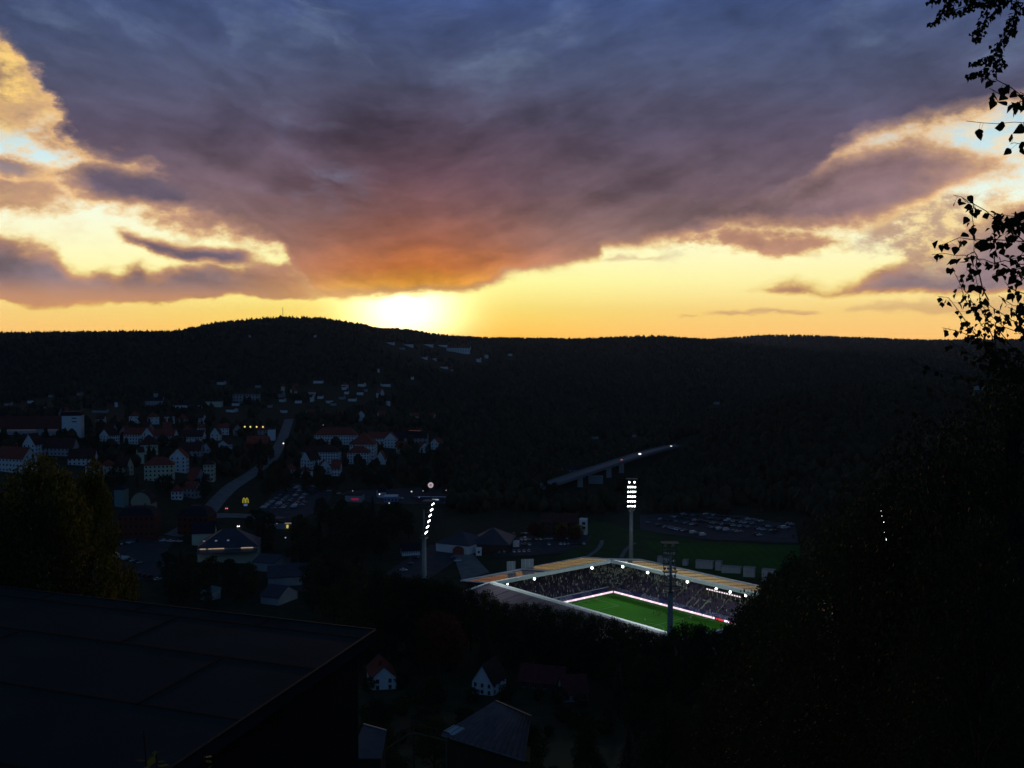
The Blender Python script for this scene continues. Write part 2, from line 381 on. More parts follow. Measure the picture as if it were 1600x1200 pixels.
def link(name, me, material=None, parent=None, smooth=False):
    if material and not me.materials: me.materials.append(material)
    if smooth: me.polygons.foreach_set('use_smooth', [True] * len(me.polygons))
    o = bpy.data.objects.new(name, me); COL.objects.link(o)
    if parent: o.parent = parent
    return o
def npmesh(name, V, Fq, material, parent=None, nper=4):
    """fast mesh from numpy arrays of vertices and equal-sized faces"""
    me = bpy.data.meshes.new(name); V = np.asarray(V, np.float32); Fq = np.asarray(Fq, np.int32)
    me.vertices.add(len(V)); me.vertices.foreach_set('co', V.ravel())
    me.loops.add(Fq.size); me.loops.foreach_set('vertex_index', Fq.ravel())
    me.polygons.add(len(Fq)); me.polygons.foreach_set('loop_start', np.arange(0, Fq.size, nper, dtype=np.int32))
    me.update(calc_edges=True)
    return link(name, me, material, parent)
def tag(o, label=None, cat=None, group=None, kind=None):
    if label: o['label'] = label
    if cat: o['category'] = cat
    if group: o['group'] = group
    if kind: o['kind'] = kind
    return o
def empty(name, loc=(0, 0, 0), rz=0.0):
    o = bpy.data.objects.new(name, None); COL.objects.link(o); o.location = loc; o.rotation_euler = (0, 0, rz); return o
CH = {}
def dup(root, loc, rz=0.0, scale=1.0, keep=None):
    """copy a thing with its parts and their sub-parts (mesh data shared)"""
    if root.name not in CH: CH[root.name] = [(c, list(c.children)) for c in root.children]
    r = root.copy(); COL.objects.link(r); r.location = loc; r.rotation_euler = (0, 0, rz)
    r.scale = scale if isinstance(scale, tuple) else (scale,) * 3
    for ch, subs in CH[root.name]:
        if keep and ch.name.split('.')[0] not in keep: continue
        c = ch.copy(); COL.objects.link(c); c.parent = r
        for g in subs: d = g.copy(); COL.objects.link(d); d.parent = c
    return r
ORD = ['leftmost', 'second', 'third', 'fourth', 'fifth', 'sixth', 'seventh', 'eighth', 'ninth', 'tenth', 'eleventh', 'twelfth', 'thirteenth', 'fourteenth',
       'fifteenth', 'sixteenth', 'seventeenth', 'eighteenth', 'nineteenth', 'twentieth', 'twenty-first', 'twenty-second', 'twenty-third', 'twenty-fourth',
       'twenty-fifth', 'twenty-sixth', 'twenty-seventh', 'twenty-eighth', 'twenty-ninth', 'thirtieth']
def number(objs, what, where, cat, group):
    """label a row of look-alikes by their order from the left as seen from the viewpoint"""
    objs = sorted(objs, key=lambda o: proj(o.location)[0])
    for i, o in enumerate(objs):
        w = what(o) if callable(what) else what
        tag(o, f"{w}, {ORD[i]} {'' if i == 0 else 'from the left '}{where}", cat, group)

# ------------------------------------------------------------------ terrain
YS = [-80, 0, 20, 43, 60, 125, 200, 300, 400, 470, 600, 800, 1000, 1300, 1600, 2000, 2600, 3500, 4500, 6000, 8500]
NEAR = [158, 130.4, 121, 108.5, 101, 73, 41, 15, 3, 0]
def zz(py, Y): return atY(800, py, Y).z
# columns: photo px -> heights (600, 800) then photo rows for 1000 .. 8500
COLS = {
 -900: (30, 50, 650, 620, 600, 570, 535, 535, 545, 535, 570),
 -60: (17, 32, 688, 650, 625, 595, 527, 532, 545, 535, 570),
 100: (12, 28, 694, 652, 625, 594, 525, 531, 545, 535, 570),
 200: (6, 22, 702, 654, 623, 592, 524, 531, 545, 535, 570),
 270: (3, 17, 706, 656, 623, 590, 524, 531, 545, 535, 570),
 300: (2, 15, 710, 657, 623, 588, 518, 528, 545, 535, 570),
 340: (1, 12, 714, 659, 623, 586, 510, 524, 545, 535, 570),
 400: (0, 8, 719, 662, 624, 584, 504, 520, 545, 535, 570),
 440: (0, 6, 722, 664, 625, 582, 501, 518, 545, 534, 570),
 500: (0, 5, 724, 665, 625, 580, 503, 519, 545, 534, 570),
 560: (0, 4, 726, 667, 627, 580, 511.5, 521, 545, 534, 570),
 620: (0, 2, 731, 675, 634, 588, 532, 518, 545, 533, 570),
 700: (0, 0, 740, 685, 645, 600, 562, 528, 545, 530, 570),
 760: (0, 0, 745, 692, 652, 608, 574, 532.5, 545, 529, 570),
 900: (0, 0, 745, 697, 662, 618, 580, 533.5, 545, 532, 570),
 1020: (0, 0, 743, 690, 662, 620, 580, 529, 545, 529, 570),
 1100: (2, 2, 738, 672, 655, 620, 582, 534, 545, 532, 570),
 1200: (4, 8, 712, 640, 640, 620, 582, 546, 545, 525.5, 570),
 1260: (6, 14, 694, 624, 626, 618, 584, 551, 545, 526, 570),
 1330: (10, 22, 680, 616, 620, 616, 586, 553, 545, 529, 570),
 1450: (18, 36, 662, 610, 616, 614, 586, 550, 543, 533, 570),
 1650: (30, 50, 650, 606, 612, 610, 585, 549, 542, 532, 570),
 2500: (50, 80, 630, 590, 600, 600, 580, 549, 542, 532, 570)}
cpx = np.array(sorted(COLS)); CZ = np.array([NEAR + [COLS[c][0], COLS[c][1]] + [zz(p, Y) for p, Y in zip(COLS[c][2:], YS[12:])] for c in sorted(COLS)])
YSA = np.array(YS, float)
def _sl(x, y):   # monotone slopes for a smooth curve down each column
    h = np.diff(x); d = np.diff(y, axis=1) / h
    m = np.zeros_like(y); m[:, 1:-1] = np.where(d[:, :-1] * d[:, 1:] > 0, 2 * d[:, :-1] * d[:, 1:] / (d[:, :-1] + d[:, 1:] + 1e-12), 0)
    m[:, 0] = d[:, 0]; m[:, -1] = d[:, -1]; return m
CM = _sl(YSA, CZ)
def terr(x, y):
    x = np.atleast_1d(np.asarray(x, float)); y = np.atleast_1d(np.asarray(y, float))
    px = 800 + F * x / np.maximum(y, 60.0)
    px = np.clip(px, cpx[0], cpx[-1]); yc = np.clip(y, YSA[0], YSA[-1])
    i = np.clip(np.searchsorted(cpx, px, 'right') - 1, 0, len(cpx) - 2); j = np.clip(np.searchsorted(YSA, yc, 'right') - 1, 0, len(YSA) - 2)
    t = (px - cpx[i]) / (cpx[i + 1] - cpx[i]); t = t * t * (3 - 2 * t) * 0.5 + t * 0.5
    h = YSA[j + 1] - YSA[j]; s = (yc - YSA[j]) / h
    h00 = 2 * s**3 - 3 * s**2 + 1; h10 = s**3 - 2 * s**2 + s; h01 = -2 * s**3 + 3 * s**2; h11 = s**3 - s**2
    def col(k): return h00 * CZ[k, j] + h10 * h * CM[k, j] + h01 * CZ[k, j + 1] + h11 * h * CM[k, j + 1]
    return col(i) * (1 - t) + col(i + 1) * t
def tz(x, y): return float(terr(x, y)[0])
_YR = np.geomspace(15, 9000, 1500)
def gp(px, py):
    """where the line of sight through a photo pixel meets the ground"""
    d = ray(px, py); X = d.x / d.y * _YR; Z = EYE + d.z / d.y * _YR
    k = np.nonzero(Z < terr(X, _YR))[0]
    k = k[0] if len(k) else len(_YR) - 1
    a, b = _YR[max(k - 1, 0)], _YR[k]
    for _ in range(12):
        m = (a + b) / 2
        if EYE + d.z / d.y * m < tz(d.x / d.y * m, m): b = m
        else: a = m
    return Vector((d.x / d.y * b, b, tz(d.x / d.y * b, b)))

# ------------------------------------------------------------------ ground, roads, fields
def ground():
    us = np.concatenate([np.linspace(-2.6, -0.62, 26)[:-1], np.linspace(-0.62, 0.62, 190), np.linspace(0.62, 2.6, 26)[1:]])
    ys = np.concatenate([np.linspace(-80, 60, 22)[:-1], np.geomspace(60, 8500, 210)])
    U, Y = np.meshgrid(us, ys); X = U * (np.maximum(Y, 0) + 60)
    Z = terr(X.ravel(), Y.ravel()).reshape(X.shape)
    V = np.stack([X, Y, Z], -1).reshape(-1, 3); n, m = X.shape
    i = np.arange(n * m).reshape(n, m)
    Fq = np.stack([i[:-1, :-1], i[:-1, 1:], i[1:, 1:], i[1:, :-1]], -1).reshape(-1, 4)
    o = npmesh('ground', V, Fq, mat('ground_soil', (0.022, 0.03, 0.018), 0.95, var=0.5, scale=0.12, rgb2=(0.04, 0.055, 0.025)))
    tag(o, kind='structure')
ground()
def drape(name, pts, material, lift=0.25, step=7.0, kind='structure'):
    """a patch lying on the ground inside a world polygon"""
    P = [(p[0], p[1]) for p in pts]
    xs = [p[0] for p in P]; ys = [p[1] for p in P]
    # cut the polygon into short strips along y and clip each into columns
    from mathutils.geometry import delaunay_2d_cdt
    V = []; E = []
    n = len(P)
    for k in range(n):
        a, b = Vector(P[k]), Vector(P[(k + 1) % n]); c = max(1, int((b - a).length / step))
        for q in range(c): V.append(a + (b - a) * q / c)
    nb = len(V); E = [(k, (k + 1) % nb) for k in range(nb)]
    def inside(x, y):
        r = False; j = nb - 1
        for i in range(nb):
            xi, yi = V[i]; xj, yj = V[j]
            if (yi > y) != (yj > y) and x < (xj - xi) * (y - yi) / (yj - yi) + xi: r = not r
            j = i
        return r
    pts_in = []
    x = min(xs) + step / 2
    while x < max(xs):
        y = min(ys) + step / 2
        while y < max(ys):
            if inside(x, y): pts_in.append(Vector((x, y)))
            y += step
        x += step
    r = delaunay_2d_cdt(V + pts_in, E, [tuple(range(nb))], 1, 1e-4)
    vs = [(v.x, v.y, tz(v.x, v.y) + lift) for v in r[0]]
    me = bpy.data.meshes.new(name); me.from_pydata(vs, [], [tuple(f) for f in r[2]]); me.update()
    o = link(name, me, material); tag(o, kind=kind); return o
def strip(name, pts, w, material, lift=0.3):
    """a road of constant width along world points, one sheet"""
    P = [Vector((p[0], p[1])) for p in pts]; Q = []
    for a, b in zip(P[:-1], P[1:]):
        n = max(1, int((b - a).length / 8)); Q += [a + (b - a) * k / n for k in range(n)]
    Q.append(P[-1])
    for _ in range(3): Q = [Q[0]] + [(Q[k - 1] + Q[k] * 2 + Q[k + 1]) / 4 for k in range(1, len(Q) - 1)] + [Q[-1]]
    vs = []; fs = []
    for k, c in enumerate(Q):
        d = (Q[min(k + 1, len(Q) - 1)] - Q[max(k - 1, 0)]).normalized(); s = Vector((-d.y, d.x)) * w / 2
        for q in (c + s, c, c - s): vs.append((q.x, q.y, tz(q.x, q.y) + lift))
    for k in range(len(Q) - 1): b = k * 3; fs += [(b, b + 1, b + 4, b + 3), (b + 1, b + 2, b + 5, b + 4)]
    me = bpy.data.meshes.new(name); me.from_pydata(vs, [], fs); me.update()
    return tag(link(name, me, material), kind='structure')
asphalt = mat('asphalt', (0.06, 0.066, 0.075), 0.75, var=0.3, scale=0.15)
paving = mat('pale_paving', (0.2, 0.21, 0.22), 0.8, var=0.25, scale=0.2)
lawn = mat('lawn', (0.018, 0.075, 0.015), 0.9, var=0.3, scale=0.1)
def G(*q): return [gp(*p) for p in q]
drape('lawn', G((925, 812), (1000, 829), (1100, 845), (1254, 852), (1256, 905), (1150, 905), (1010, 880), (860, 876), (905, 850)), lawn, 0.22)
drape('practice_pitch', G((1006, 846), (1100, 850), (1250, 853), (1250, 897), (1150, 895), (1040, 872)), mat('practice_turf', (0.014, 0.13, 0.012), 0.9, var=0.2, scale=0.05, stripes=('X', 0.06, 0.25)), 0.3)
drape('car_park', G((1000, 806), (1060, 799), (1160, 806), (1242, 820), (1248, 849), (1100, 843), (1000, 828)), asphalt, 0.25)
drape('car_park', G((795, 845), (835, 832), (900, 832), (925, 838), (915, 852), (880, 862), (820, 868), (770, 868)), asphalt, 0.25)
drape('car_park', G((405, 800), (425, 772), (455, 757), (490, 752), (520, 762), (518, 778), (500, 800), (465, 812), (420, 808)), asphalt, 0.25)
drape('car_park', G((150, 846), (235, 838), (282, 838), (262, 858), (270, 880), (240, 906), (200, 905), (145, 885)), asphalt, 0.25)
drape('car_park', G((540, 768), (600, 765), (700, 760), (720, 776), (690, 788), (590, 788), (545, 778)), asphalt, 0.25)
drape('car_park', G((590, 905), (640, 870), (672, 852), (720, 850), (735, 862), (700, 885), (640, 925), (600, 925)), asphalt, 0.25)
drape('car_park', G((708, 866), (735, 862), (765, 895), (722, 908)), paving, 0.27)
strip('road', G((452, 655), (440, 690), (426, 716), (395, 740), (360, 762), (338, 785), (318, 810), (270, 838)), 11.5, paving, 0.35)
strip('road', G((310, 806), (350, 806), (400, 806), (440, 812)), 14, paving, 0.4)
strip('road', G((470, 925), (455, 895), (470, 880), (520, 868)), 12, asphalt, 0.35)
strip('footpath', G((941, 845), (940, 856), (932, 863), (915, 872)), 2.6, paving, 0.4)
strip('footpath', G((992, 849), (982, 854), (975, 862), (971, 872)), 2.6, paving, 0.4)
strip('footpath', G((770, 871), (840, 868), (900, 862)), 3.0, asphalt, 0.4)
strip('road', G((870, 762), (840, 768), (806, 772), (770, 778)), 9, asphalt, 0.3)

# ------------------------------------------------------------------ far woods (read as one mass)
def crown_template(seed, kind):
    r = np.random.RandomState(seed)
    if kind == 'cone':
        lv = [(0.0, 0.05), (0.18, 1.0), (0.36, 0.62), (0.42, 0.86), (0.62, 0.4), (0.68, 0.55), (1.0, 0.02)]
    else:
        lv = [(0.0, 0.1), (0.22, 0.8), (0.45, 1.0), (0.68, 0.82), (0.88, 0.45), (1.0, 0.05)]
    n = 5; V = []; Fq = []
    for k, (h, rad) in enumerate(lv):
        for i in range(n):
            t = 2 * np.pi * i / n + k * 0.5; q = rad * (1 + r.uniform(-0.32, 0.32))
            V.append((q * np.cos(t), q * np.sin(t), h + r.uniform(-0.06, 0.06) * (0 < h < 1)))
    for k in range(len(lv) - 1):
        for i in range(n): Fq.append((k * n + i, k * n + (i + 1) % n, (k + 1) * n + (i + 1) % n, (k + 1) * n + i))
    return np.array(V), np.array(Fq)
def leafmat(name, rgb, var=0.5, rgb2=None, trans=0.25):
    m = bpy.data.materials.new(name); m.use_nodes = True; nt = m.node_tree; nt.nodes.clear(); B = NB(nt)
    g = B.new('ShaderNodeNewGeometry'); oi = B.new('ShaderNodeObjectInfo')
    hi = rgb2 or tuple(c * (1 + var) for c in rgb); lo = rgb if rgb2 else tuple(c * (1 - var) for c in rgb)
    f = B.m('ADD', B.m('MULTIPLY', g.outputs['Random Per Island'], 0.6), B.m('MULTIPLY', oi.outputs['Random'], 0.4))
    col = B.ramp(f, [(0.1, (*lo, 1)), (0.9, (*hi, 1))])
    p = B.new('ShaderNodeBsdfPrincipled'); B.put(p.inputs['Base Color'], col); p.inputs['Roughness'].default_value = 0.75
    p.inputs['Specular IOR Level'].default_value = 0.15
    o = B.new('ShaderNodeOutputMaterial')
    if trans:
        t = B.new('ShaderNodeBsdfTranslucent'); B.put(t.inputs[0], col); mx = B.new('ShaderNodeMixShader'); mx.inputs[0].default_value = trans
        nt.links.new(p.outputs[0], mx.inputs[1]); nt.links.new(t.outputs[0], mx.inputs[2]); nt.links.new(mx.outputs[0], o.inputs[0])
    else: nt.links.new(p.outputs[0], o.inputs[0])
    MATS[name] = m; return m
CLEAR = []   # (x, y, radius) kept free of trees
def forest(name, n, pxr, Yr, hr, keep, material, seed, cone=0.4):
    r = np.random.RandomState(seed)
    px = r.uniform(pxr[0], pxr[1], n); Y = np.exp(r.uniform(np.log(Yr[0]), np.log(Yr[1]), n))
    X = (px - 800) / F * Y; Z = terr(X, Y)
    D = Y * cp - (Z - EYE) * sp_; py = 600 - F * (Y * sp_ + (Z - EYE) * cp) / D
    k = keep(px, py, Y)
    for cx, cy, cr in CLEAR: k &= (X - cx) ** 2 + (Y - cy) ** 2 > cr * cr
    X, Y, Z = X[k], Y[k], Z[k]; n = len(X); H = r.uniform(hr[0], hr[1], n); Wd = H * r.uniform(0.26, 0.42, n)
    VV = []; FF = []; off = 0; kinds = r.rand(n) < cone; tid = r.randint(0, 4, n)
    for kk in (True, False):
        for t in range(4):
            s = (kinds == kk) & (tid == t)
            if not s.any(): continue
            Tv, Tf = crown_template(seed * 17 + t + 10 * kk, 'cone' if kk else 'round')
            w = Wd[s] * (0.75 if kk else 1.15); h = H[s] * (1.1 if kk else 0.95); a = r.uniform(0, 6.28, s.sum()); ca, sa = np.cos(a), np.sin(a)
            x = Tv[None, :, 0] * w[:, None]; y = Tv[None, :, 1] * w[:, None]
            P = np.stack([X[s][:, None] + x * ca[:, None] - y * sa[:, None], Y[s][:, None] + x * sa[:, None] + y * ca[:, None], Z[s][:, None] - 0.5 + Tv[None, :, 2] * h[:, None]], -1)
            VV.append(P.reshape(-1, 3)); m = s.sum()
            FF.append((Tf[None] + (np.arange(m) * len(Tv))[:, None, None]).reshape(-1, 4) + off); off += m * len(Tv)
    o = npmesh(name, np.concatenate(VV), np.concatenate(FF), material)
    tag(o, kind='stuff'); return o

# ------------------------------------------------------------------ stadium (x = long axis of the pitch, y = away from the viewer)
SA = math.atan2(-0.772, 0.636); SO = Vector((60, 469, 0))
sca, ssa = math.cos(SA), math.sin(SA)
def SW(x, y, z=0): return Vector((SO.x + x * sca - y * ssa, SO.y + x * ssa + y * sca, z))
def SL(p): dx_, dy_ = p[0] - SO.x, p[1] - SO.y; return (dx_ * sca + dy_ * ssa, -dx_ * ssa + dy_ * sca)
white_steel = mat('white_steel', (0.74, 0.83, 0.86), 0.5, var=0.08, scale=0.3)
roof_sheet = mat('roof_sheet', (0.50, 0.33, 0.25), 0.17, metal=0.85, var=0.14, scale=0.05, bump=0.0)
concrete = mat('concrete', (0.17, 0.17, 0.18), 0.85, var=0.2, scale=0.2)
dark_clad = mat('dark_cladding', (0.03, 0.03, 0.04), 0.6, var=0.2)
seat_violet = mat('violet_seats', (0.085, 0.055, 0.15), 0.6, var=0.3, scale=2.0)
seat_white = mat('white_seats', (0.60, 0.66, 0.58), 0.6, var=0.3, scale=1.5)
step_grey = mat('terrace_steps', (0.13, 0.13, 0.14), 0.9, var=0.2)
lamp_white = mat('floodlight_glow', (0.9, 0.95, 0.9), 0.5, var=0, emit=(0.93, 1.0, 0.9, 14.0))
lamp_dim = mat('dim_lamp', (0.6, 0.6, 0.5), 0.5, var=0, emit=(0.9, 1.0, 0.8, 0.8))
HX, HY = 56.5, 37.0; RX, RY = 61.8, 40.85; ZI, ZO, RD = 16.0, 13.2, 22.0
pitch = MB(); pitch.slab([(-HX, -HY, 0.55), (HX, -HY, 0.55), (HX, HY, 0.55), (-HX, HY, 0.55)], 0.5)
turf = mat('pitch_turf', (0.032, 0.21, 0.004), 0.9, var=0.15, scale=0.08, stripes=('X', 0.095, 0.22))
o = pitch.build('pitch', turf); o.location = SO; o.rotation_euler.z = SA; tag(o, kind='structure')
ln = MB(); lz = 0.556; lw = 0.14
def lineseg(a, b):
    a = Vector((*a, 0)); b = Vector((*b, 0)); d = (b - a).normalized(); s = Vector((-d.y, d.x, 0)) * lw / 2
    ln.add([(v.x, v.y, lz) for v in (a - s, b - s, b + s, a + s)], [(0, 1, 2, 3)])
for a, b in [((-52.5, -34), (52.5, -34)), ((-52.5, 34), (52.5, 34)), ((-52.5, -34), (-52.5, 34)), ((52.5, -34), (52.5, 34)), ((0, -34), (0, 34))]: lineseg(a, b)
for s in (-1, 1):
    for dpt, wd in ((16.5, 20.15), (5.5, 9.15)):
        lineseg((s * 52.5, -wd), (s * (52.5 - dpt), -wd)); lineseg((s * 52.5, wd), (s * (52.5 - dpt), wd)); lineseg((s * (52.5 - dpt), -wd), (s * (52.5 - dpt), wd))
for k in range(40):
    t0, t1 = 2 * math.pi * k / 40, 2 * math.pi * (k + 1) / 40; lineseg((9.15 * math.cos(t0), 9.15 * math.sin(t0)), (9.15 * math.cos(t1), 9.15 * math.sin(t1)))
o = ln.build('pitch_markings', mat('line_paint', (0.35, 0.5, 0.35), 0.8, var=0)); o.location = SO; o.rotation_euler.z = SA; tag(o, kind='structure')
apron = MB()
for x0, x1, y0, y1 in [(-88, 88, HY, 68), (-88, 88, -68, -HY), (-88, -HX, -HY, HY), (HX, 88, -HY, HY)]:
    apron.slab([(x0, y0, 0.45), (x1, y0, 0.45), (x1, y1, 0.45), (x0, y1, 0.45)], 0.4)
o = apron.build('stadium_paving', concrete); o.location = SO; o.rotation_euler.z = SA; tag(o, kind='structure')

stad = empty('stadium', SO, SA)
tag(stad, 'football stadium with four roofed stands around a floodlit green pitch', 'stadium')
def roof_strip(mb, p0, p1, q1, q0, t=0.45): mb.slab([p0, p1, q1, q0], t)
roof_shade_toned = mat('shade_toned_roof_sheet', (0.09, 0.075, 0.10), 0.45, metal=0.3, var=0.2, scale=0.1)  # same sheet as the other roofs, its dimmer sky reflection put into the colour
def stand_roof(name_sections, label, rm=None):
    for sec in name_sections:
        m = MB(); m.slab(sec, 0.5); m.build('roof', rm or roof_sheet, stad)['label'] = label
# inner corners and outer edges of the four roofs
stand_roof([[(-RX, -RY, ZI), (-RX, -2, ZI), (-RX - RD, -2, ZO), (-RX - RD, -RY, ZO)]], 'rusty red glowing roof section at the near end of the left stand')
stand_roof([[(-RX, -2, ZI + 0.7), (-RX, RY, ZI + 0.7), (-RX - RD, RY, ZO + 0.7), (-RX - RD, -2, ZO + 0.7)]], 'orange glowing roof section at the far end of the left stand')
stand_roof([[(RX, RY, ZI), (RX, RY + RD, ZO), (-RX, RY + RD, ZO), (-RX, RY, ZI)][::-1]], 'golden glowing roof of the long far stand')
stand_roof([[(-RX, -RY, ZI), (-RX, -RY - RD, ZO), (RX, -RY - RD, ZO), (RX, -RY, ZI)]], 'dark roof of the near stand behind the trees', roof_shade_toned)
stand_roof([[(RX, RY, ZI), (RX, -RY, ZI), (RX + RD, -RY, ZO), (RX + RD, RY, ZO)]], 'roof of the right stand')
stand_roof([[(-RX, RY, ZI), (-RX, RY + RD, ZO), (-RX - RD, RY, ZO)]], 'bright triangular roof over the far corner')
stand_roof([[(RX, RY, ZI), (RX + RD, RY, ZO), (RX, RY + RD, ZO)], [(RX, -RY, ZI), (RX, -RY - RD, ZO), (RX + RD, -RY, ZO)]], 'triangular roof over a corner')
def beam(mb, a, b, w, h):
    a = Vector(a); b = Vector(b); c = (a + b) / 2; d = b - a
    L = math.hypot(d.x, d.y); ang = math.atan2(d.y, d.x); s = Vector((-d.y, d.x, 0)).normalized() * w / 2
    vs = [a - s, b - s, b + s, a + s]; mb.add([(v.x, v.y, v.z + h / 2) for v in vs] + [(v.x, v.y, v.z - h / 2) for v in vs],
        [(0, 1, 2, 3), (7, 6, 5, 4), (0, 4, 5, 1), (1, 5, 6, 2), (2, 6, 7, 3), (3, 7, 4, 0)])
e = 1.1
for a, b in [((-RX + e, -RY, ZI), (-RX + e, RY - e - .9, ZI)), ((-RX + e + .9, RY - e, ZI), (RX - e, RY - e, ZI)), ((-RX + e + .9, -RY + e, ZI), (RX - e, -RY + e, ZI)), ((RX - e, -RY + e + .9, ZI), (RX - e, RY - e - .9, ZI))]:
    m = MB(); beam(m, a, b, 1.7, 1.7); m.build('gutter_beam', white_steel, stad)
m = MB()
for a, b in [((-RX - RD - .35, -RY, ZO), (-RX - RD - .35, RY, ZO + .5)), ((-RX - RD, RY + .4, ZO + .1), (-RX, RY + RD + .4, ZO)), ((-RX + .4, RY + RD + .35, ZO), (RX, RY + RD + .35, ZO)),
             ((RX + RD + .35, RY, ZO), (RX + RD + .35, -RY, ZO)), ((RX, -RY - RD - .35, ZO), (-RX, -RY - RD - .35, ZO))]: beam(m, a, b, 0.6, 0.9)
m.build('roof_edge_trim', white_steel, stad)
# raised strips where roof sections meet
for a, b in [((-RX, -2.2, ZI + .5), (-RX - RD, -2.2, ZO + .5)), ((-RX, RY + .2, ZI + .6), (-RX - RD, RY + .2, ZO + .9)), ((-RX - .2, RY, ZI + .3), (-RX - .2, RY + RD, ZO + .3)), ((-RX, -RY - .2, ZI + .3), (-RX - RD, -RY - .2, ZO + .3)), ((-RX - .2, -RY, ZI + .3), (-RX - .2, -RY - RD, ZO + .3))]: m = MB(); beam(m, a, b, 1.0, 0.5); m.build('roof_joint_trim', white_steel, stad)
seam_m = mat('seam_metal', (0.25, 0.2, 0.18), 0.4, metal=0.7, var=0.1)
for k in range(1, 15):
    x = -RX + k * 8.24; m = MB(); beam(m, (x, RY + .8, ZI - .05), (x, RY + RD, ZO + .06), 0.14, 0.14); m.build('roof_seam', seam_m, stad)
for k in range(1, 10):
    y = -RY + k * 8.17; dz_ = 0 if y < -2 else .7
    m = MB(); beam(m, (-RX - .8, y, ZI + dz_ - .05), (-RX - RD, y, ZO + dz_ + .06), 0.1, 0.06); m.build('roof_seam', seam_m, stad)
for k in range(1, 15):
    x = -RX + k * 8.24; m = MB(); beam(m, (x, -RY - .8, ZI - .05), (x, -RY - RD, ZO + .06), 0.25, 0.25); m.build('roof_seam', seam_m, stad)
# terraces: rows of steps rising under each roof; seat blocks set on them
NR = 20; DEP = 1.0; RISE = 0.53
def terrace(x0, x1, r0, r1, side, name, material, z_off=0.0, seat=False):
    m = MB()
    for r in range(r0, r1):
        d0 = 3.6 + r * DEP; z1 = 1.3 + (r + 1) * RISE
        if seat: bx_, by_, bz_, sz_ = (x0 + x1) / 2, d0 + .62, z1 + .26, (x1 - x0, 0.46, 0.46)
        else: bx_, by_, bz_, sz_ = (x0 + x1) / 2, d0 + DEP / 2, z1 / 2 + .2, (x1 - x0, DEP - .004, z1 - .4)
        if side in 'NS':
            s = 1 if side == 'N' else -1; m.box((bx_, s * (HY + by_), bz_), sz_)
        else:
            s = 1 if side == 'E' else -1; m.box((s * (HX + by_ + 1.2), bx_, bz_), (sz_[1], sz_[0], sz_[2]))
    return m.build(name, material, stad)
terrace(-58, 58, 0, NR, 'N', 'terrace', step_grey); terrace(-58, 58, 0, NR, 'S', 'terrace', step_grey)
terrace(-37, 37, 0, NR, 'W', 'terrace', step_grey); terrace(-37, 37, 0, NR, 'E', 'terrace', step_grey)
m = MB()   # curved corner terraces as stepped wedges
for r in range(NR):
    d0 = 3.6 + r * DEP; z1 = 1.3 + (r + 1) * RISE
    for k in range(6):
        t0, t1 = math.pi / 2 + k * math.pi / 12, math.pi / 2 + (k + 1) * math.pi / 12
        cx, cy = -58, 37
        q = [(cx + (d0 + j) * math.cos(t), cy + (d0 + j) * math.sin(t)) for j, t in ((0, t0), (0, t1), (DEP, t1), (DEP, t0))]
        m.prism([(a, b) for a, b in q][::-1], 0.46, z1)
m.build('corner_terrace', step_grey, stad)['label'] = 'curved terrace in the far corner with pale seats'
m = MB()
rr = random.Random(5)
for r in range(3, NR):
    d0 = 3.6 + r * DEP + .6; z1 = 1.3 + (r + 1) * RISE + .26
    n_ = int(d0 * 1.57 / 1.1)
    for k in range(n_):
        if rr.random() < 0.45: continue
        t = math.pi / 2 + (k + .5) / n_ * math.pi / 2
        m.box((-58 + d0 * math.cos(t), 37 + d0 * math.sin(t), z1), (0.5, 0.85, 0.5), t)
m.build('white_seats', seat_white, stad)['kind'] = 'stuff'
x = -57.0
while x < 55:
    w = 9.4; up_white = (x < -26) or (-17 < x < -7) or (14 < x < 22); lo_white = False
    for (r0, r1, wh) in ((0, 9, lo_white), (11, 20, up_white)):
        if r0 == 11 and -7 < x + w / 2 < 15: continue
        terrace(x, x + w - 1.4, r0, r1, 'N', 'white_seats' if wh else 'violet_seats', seat_white if wh else seat_violet, seat=True)
    x += w
x = -37.0
while x < 33:
    terrace(x, x + 8, 0, 9, 'W', 'violet_seats', seat_violet, seat=True); x += 9.3
m = MB()   # aisle rails and stair walls, pale
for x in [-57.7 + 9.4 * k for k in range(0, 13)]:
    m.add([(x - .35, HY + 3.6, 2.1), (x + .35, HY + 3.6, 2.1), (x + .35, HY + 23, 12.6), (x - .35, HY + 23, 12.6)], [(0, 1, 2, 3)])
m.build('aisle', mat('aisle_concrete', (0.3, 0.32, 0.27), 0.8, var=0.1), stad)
m = MB()
for x in (-1.5, 3.6):
    m.slab([(x - 5.5, HY + 3.5, 1.9), (x - 4.9, HY + 3.5, 1.9), (x - 4.9, HY + 10, 5.8), (x - 5.5, HY + 10, 5.8)], 1.6)
m.box((1.0 - 3, HY + 9.6, 4.2), (5.4, 0.4, 2.6))
m.build('tunnel_wall', mat('tunnel_paint', (0.42, 0.45, 0.38), 0.7, var=0.1), stad)
# hospitality boxes
m = MB(); m.box((4.5, HY + 18.2, 8.6), (22.5, 9, 4.4)); vip = m.build('hospitality_box', dark_clad, stad)
for k in range(14):
    m = MB(); m.box((-5.4 + k * 1.52, HY + 13.6, 9.75), (1.0, 0.14, 0.62)); m.build('lit_window', mat('lit_pane', (.5, .5, .5), 0.4, var=0, emit=(1.0, 0.78, 0.88, 0.9)), vip)
for k in range(8): m = MB(); m.box((-4.6 + k * 2.75, HY + 13.5, 7.7), (0.25, 0.2, 2.4)); m.build('glazing_bar', mat('glazing_bar', (0.5, 0.45, 0.3), 0.6, var=0.1), vip)
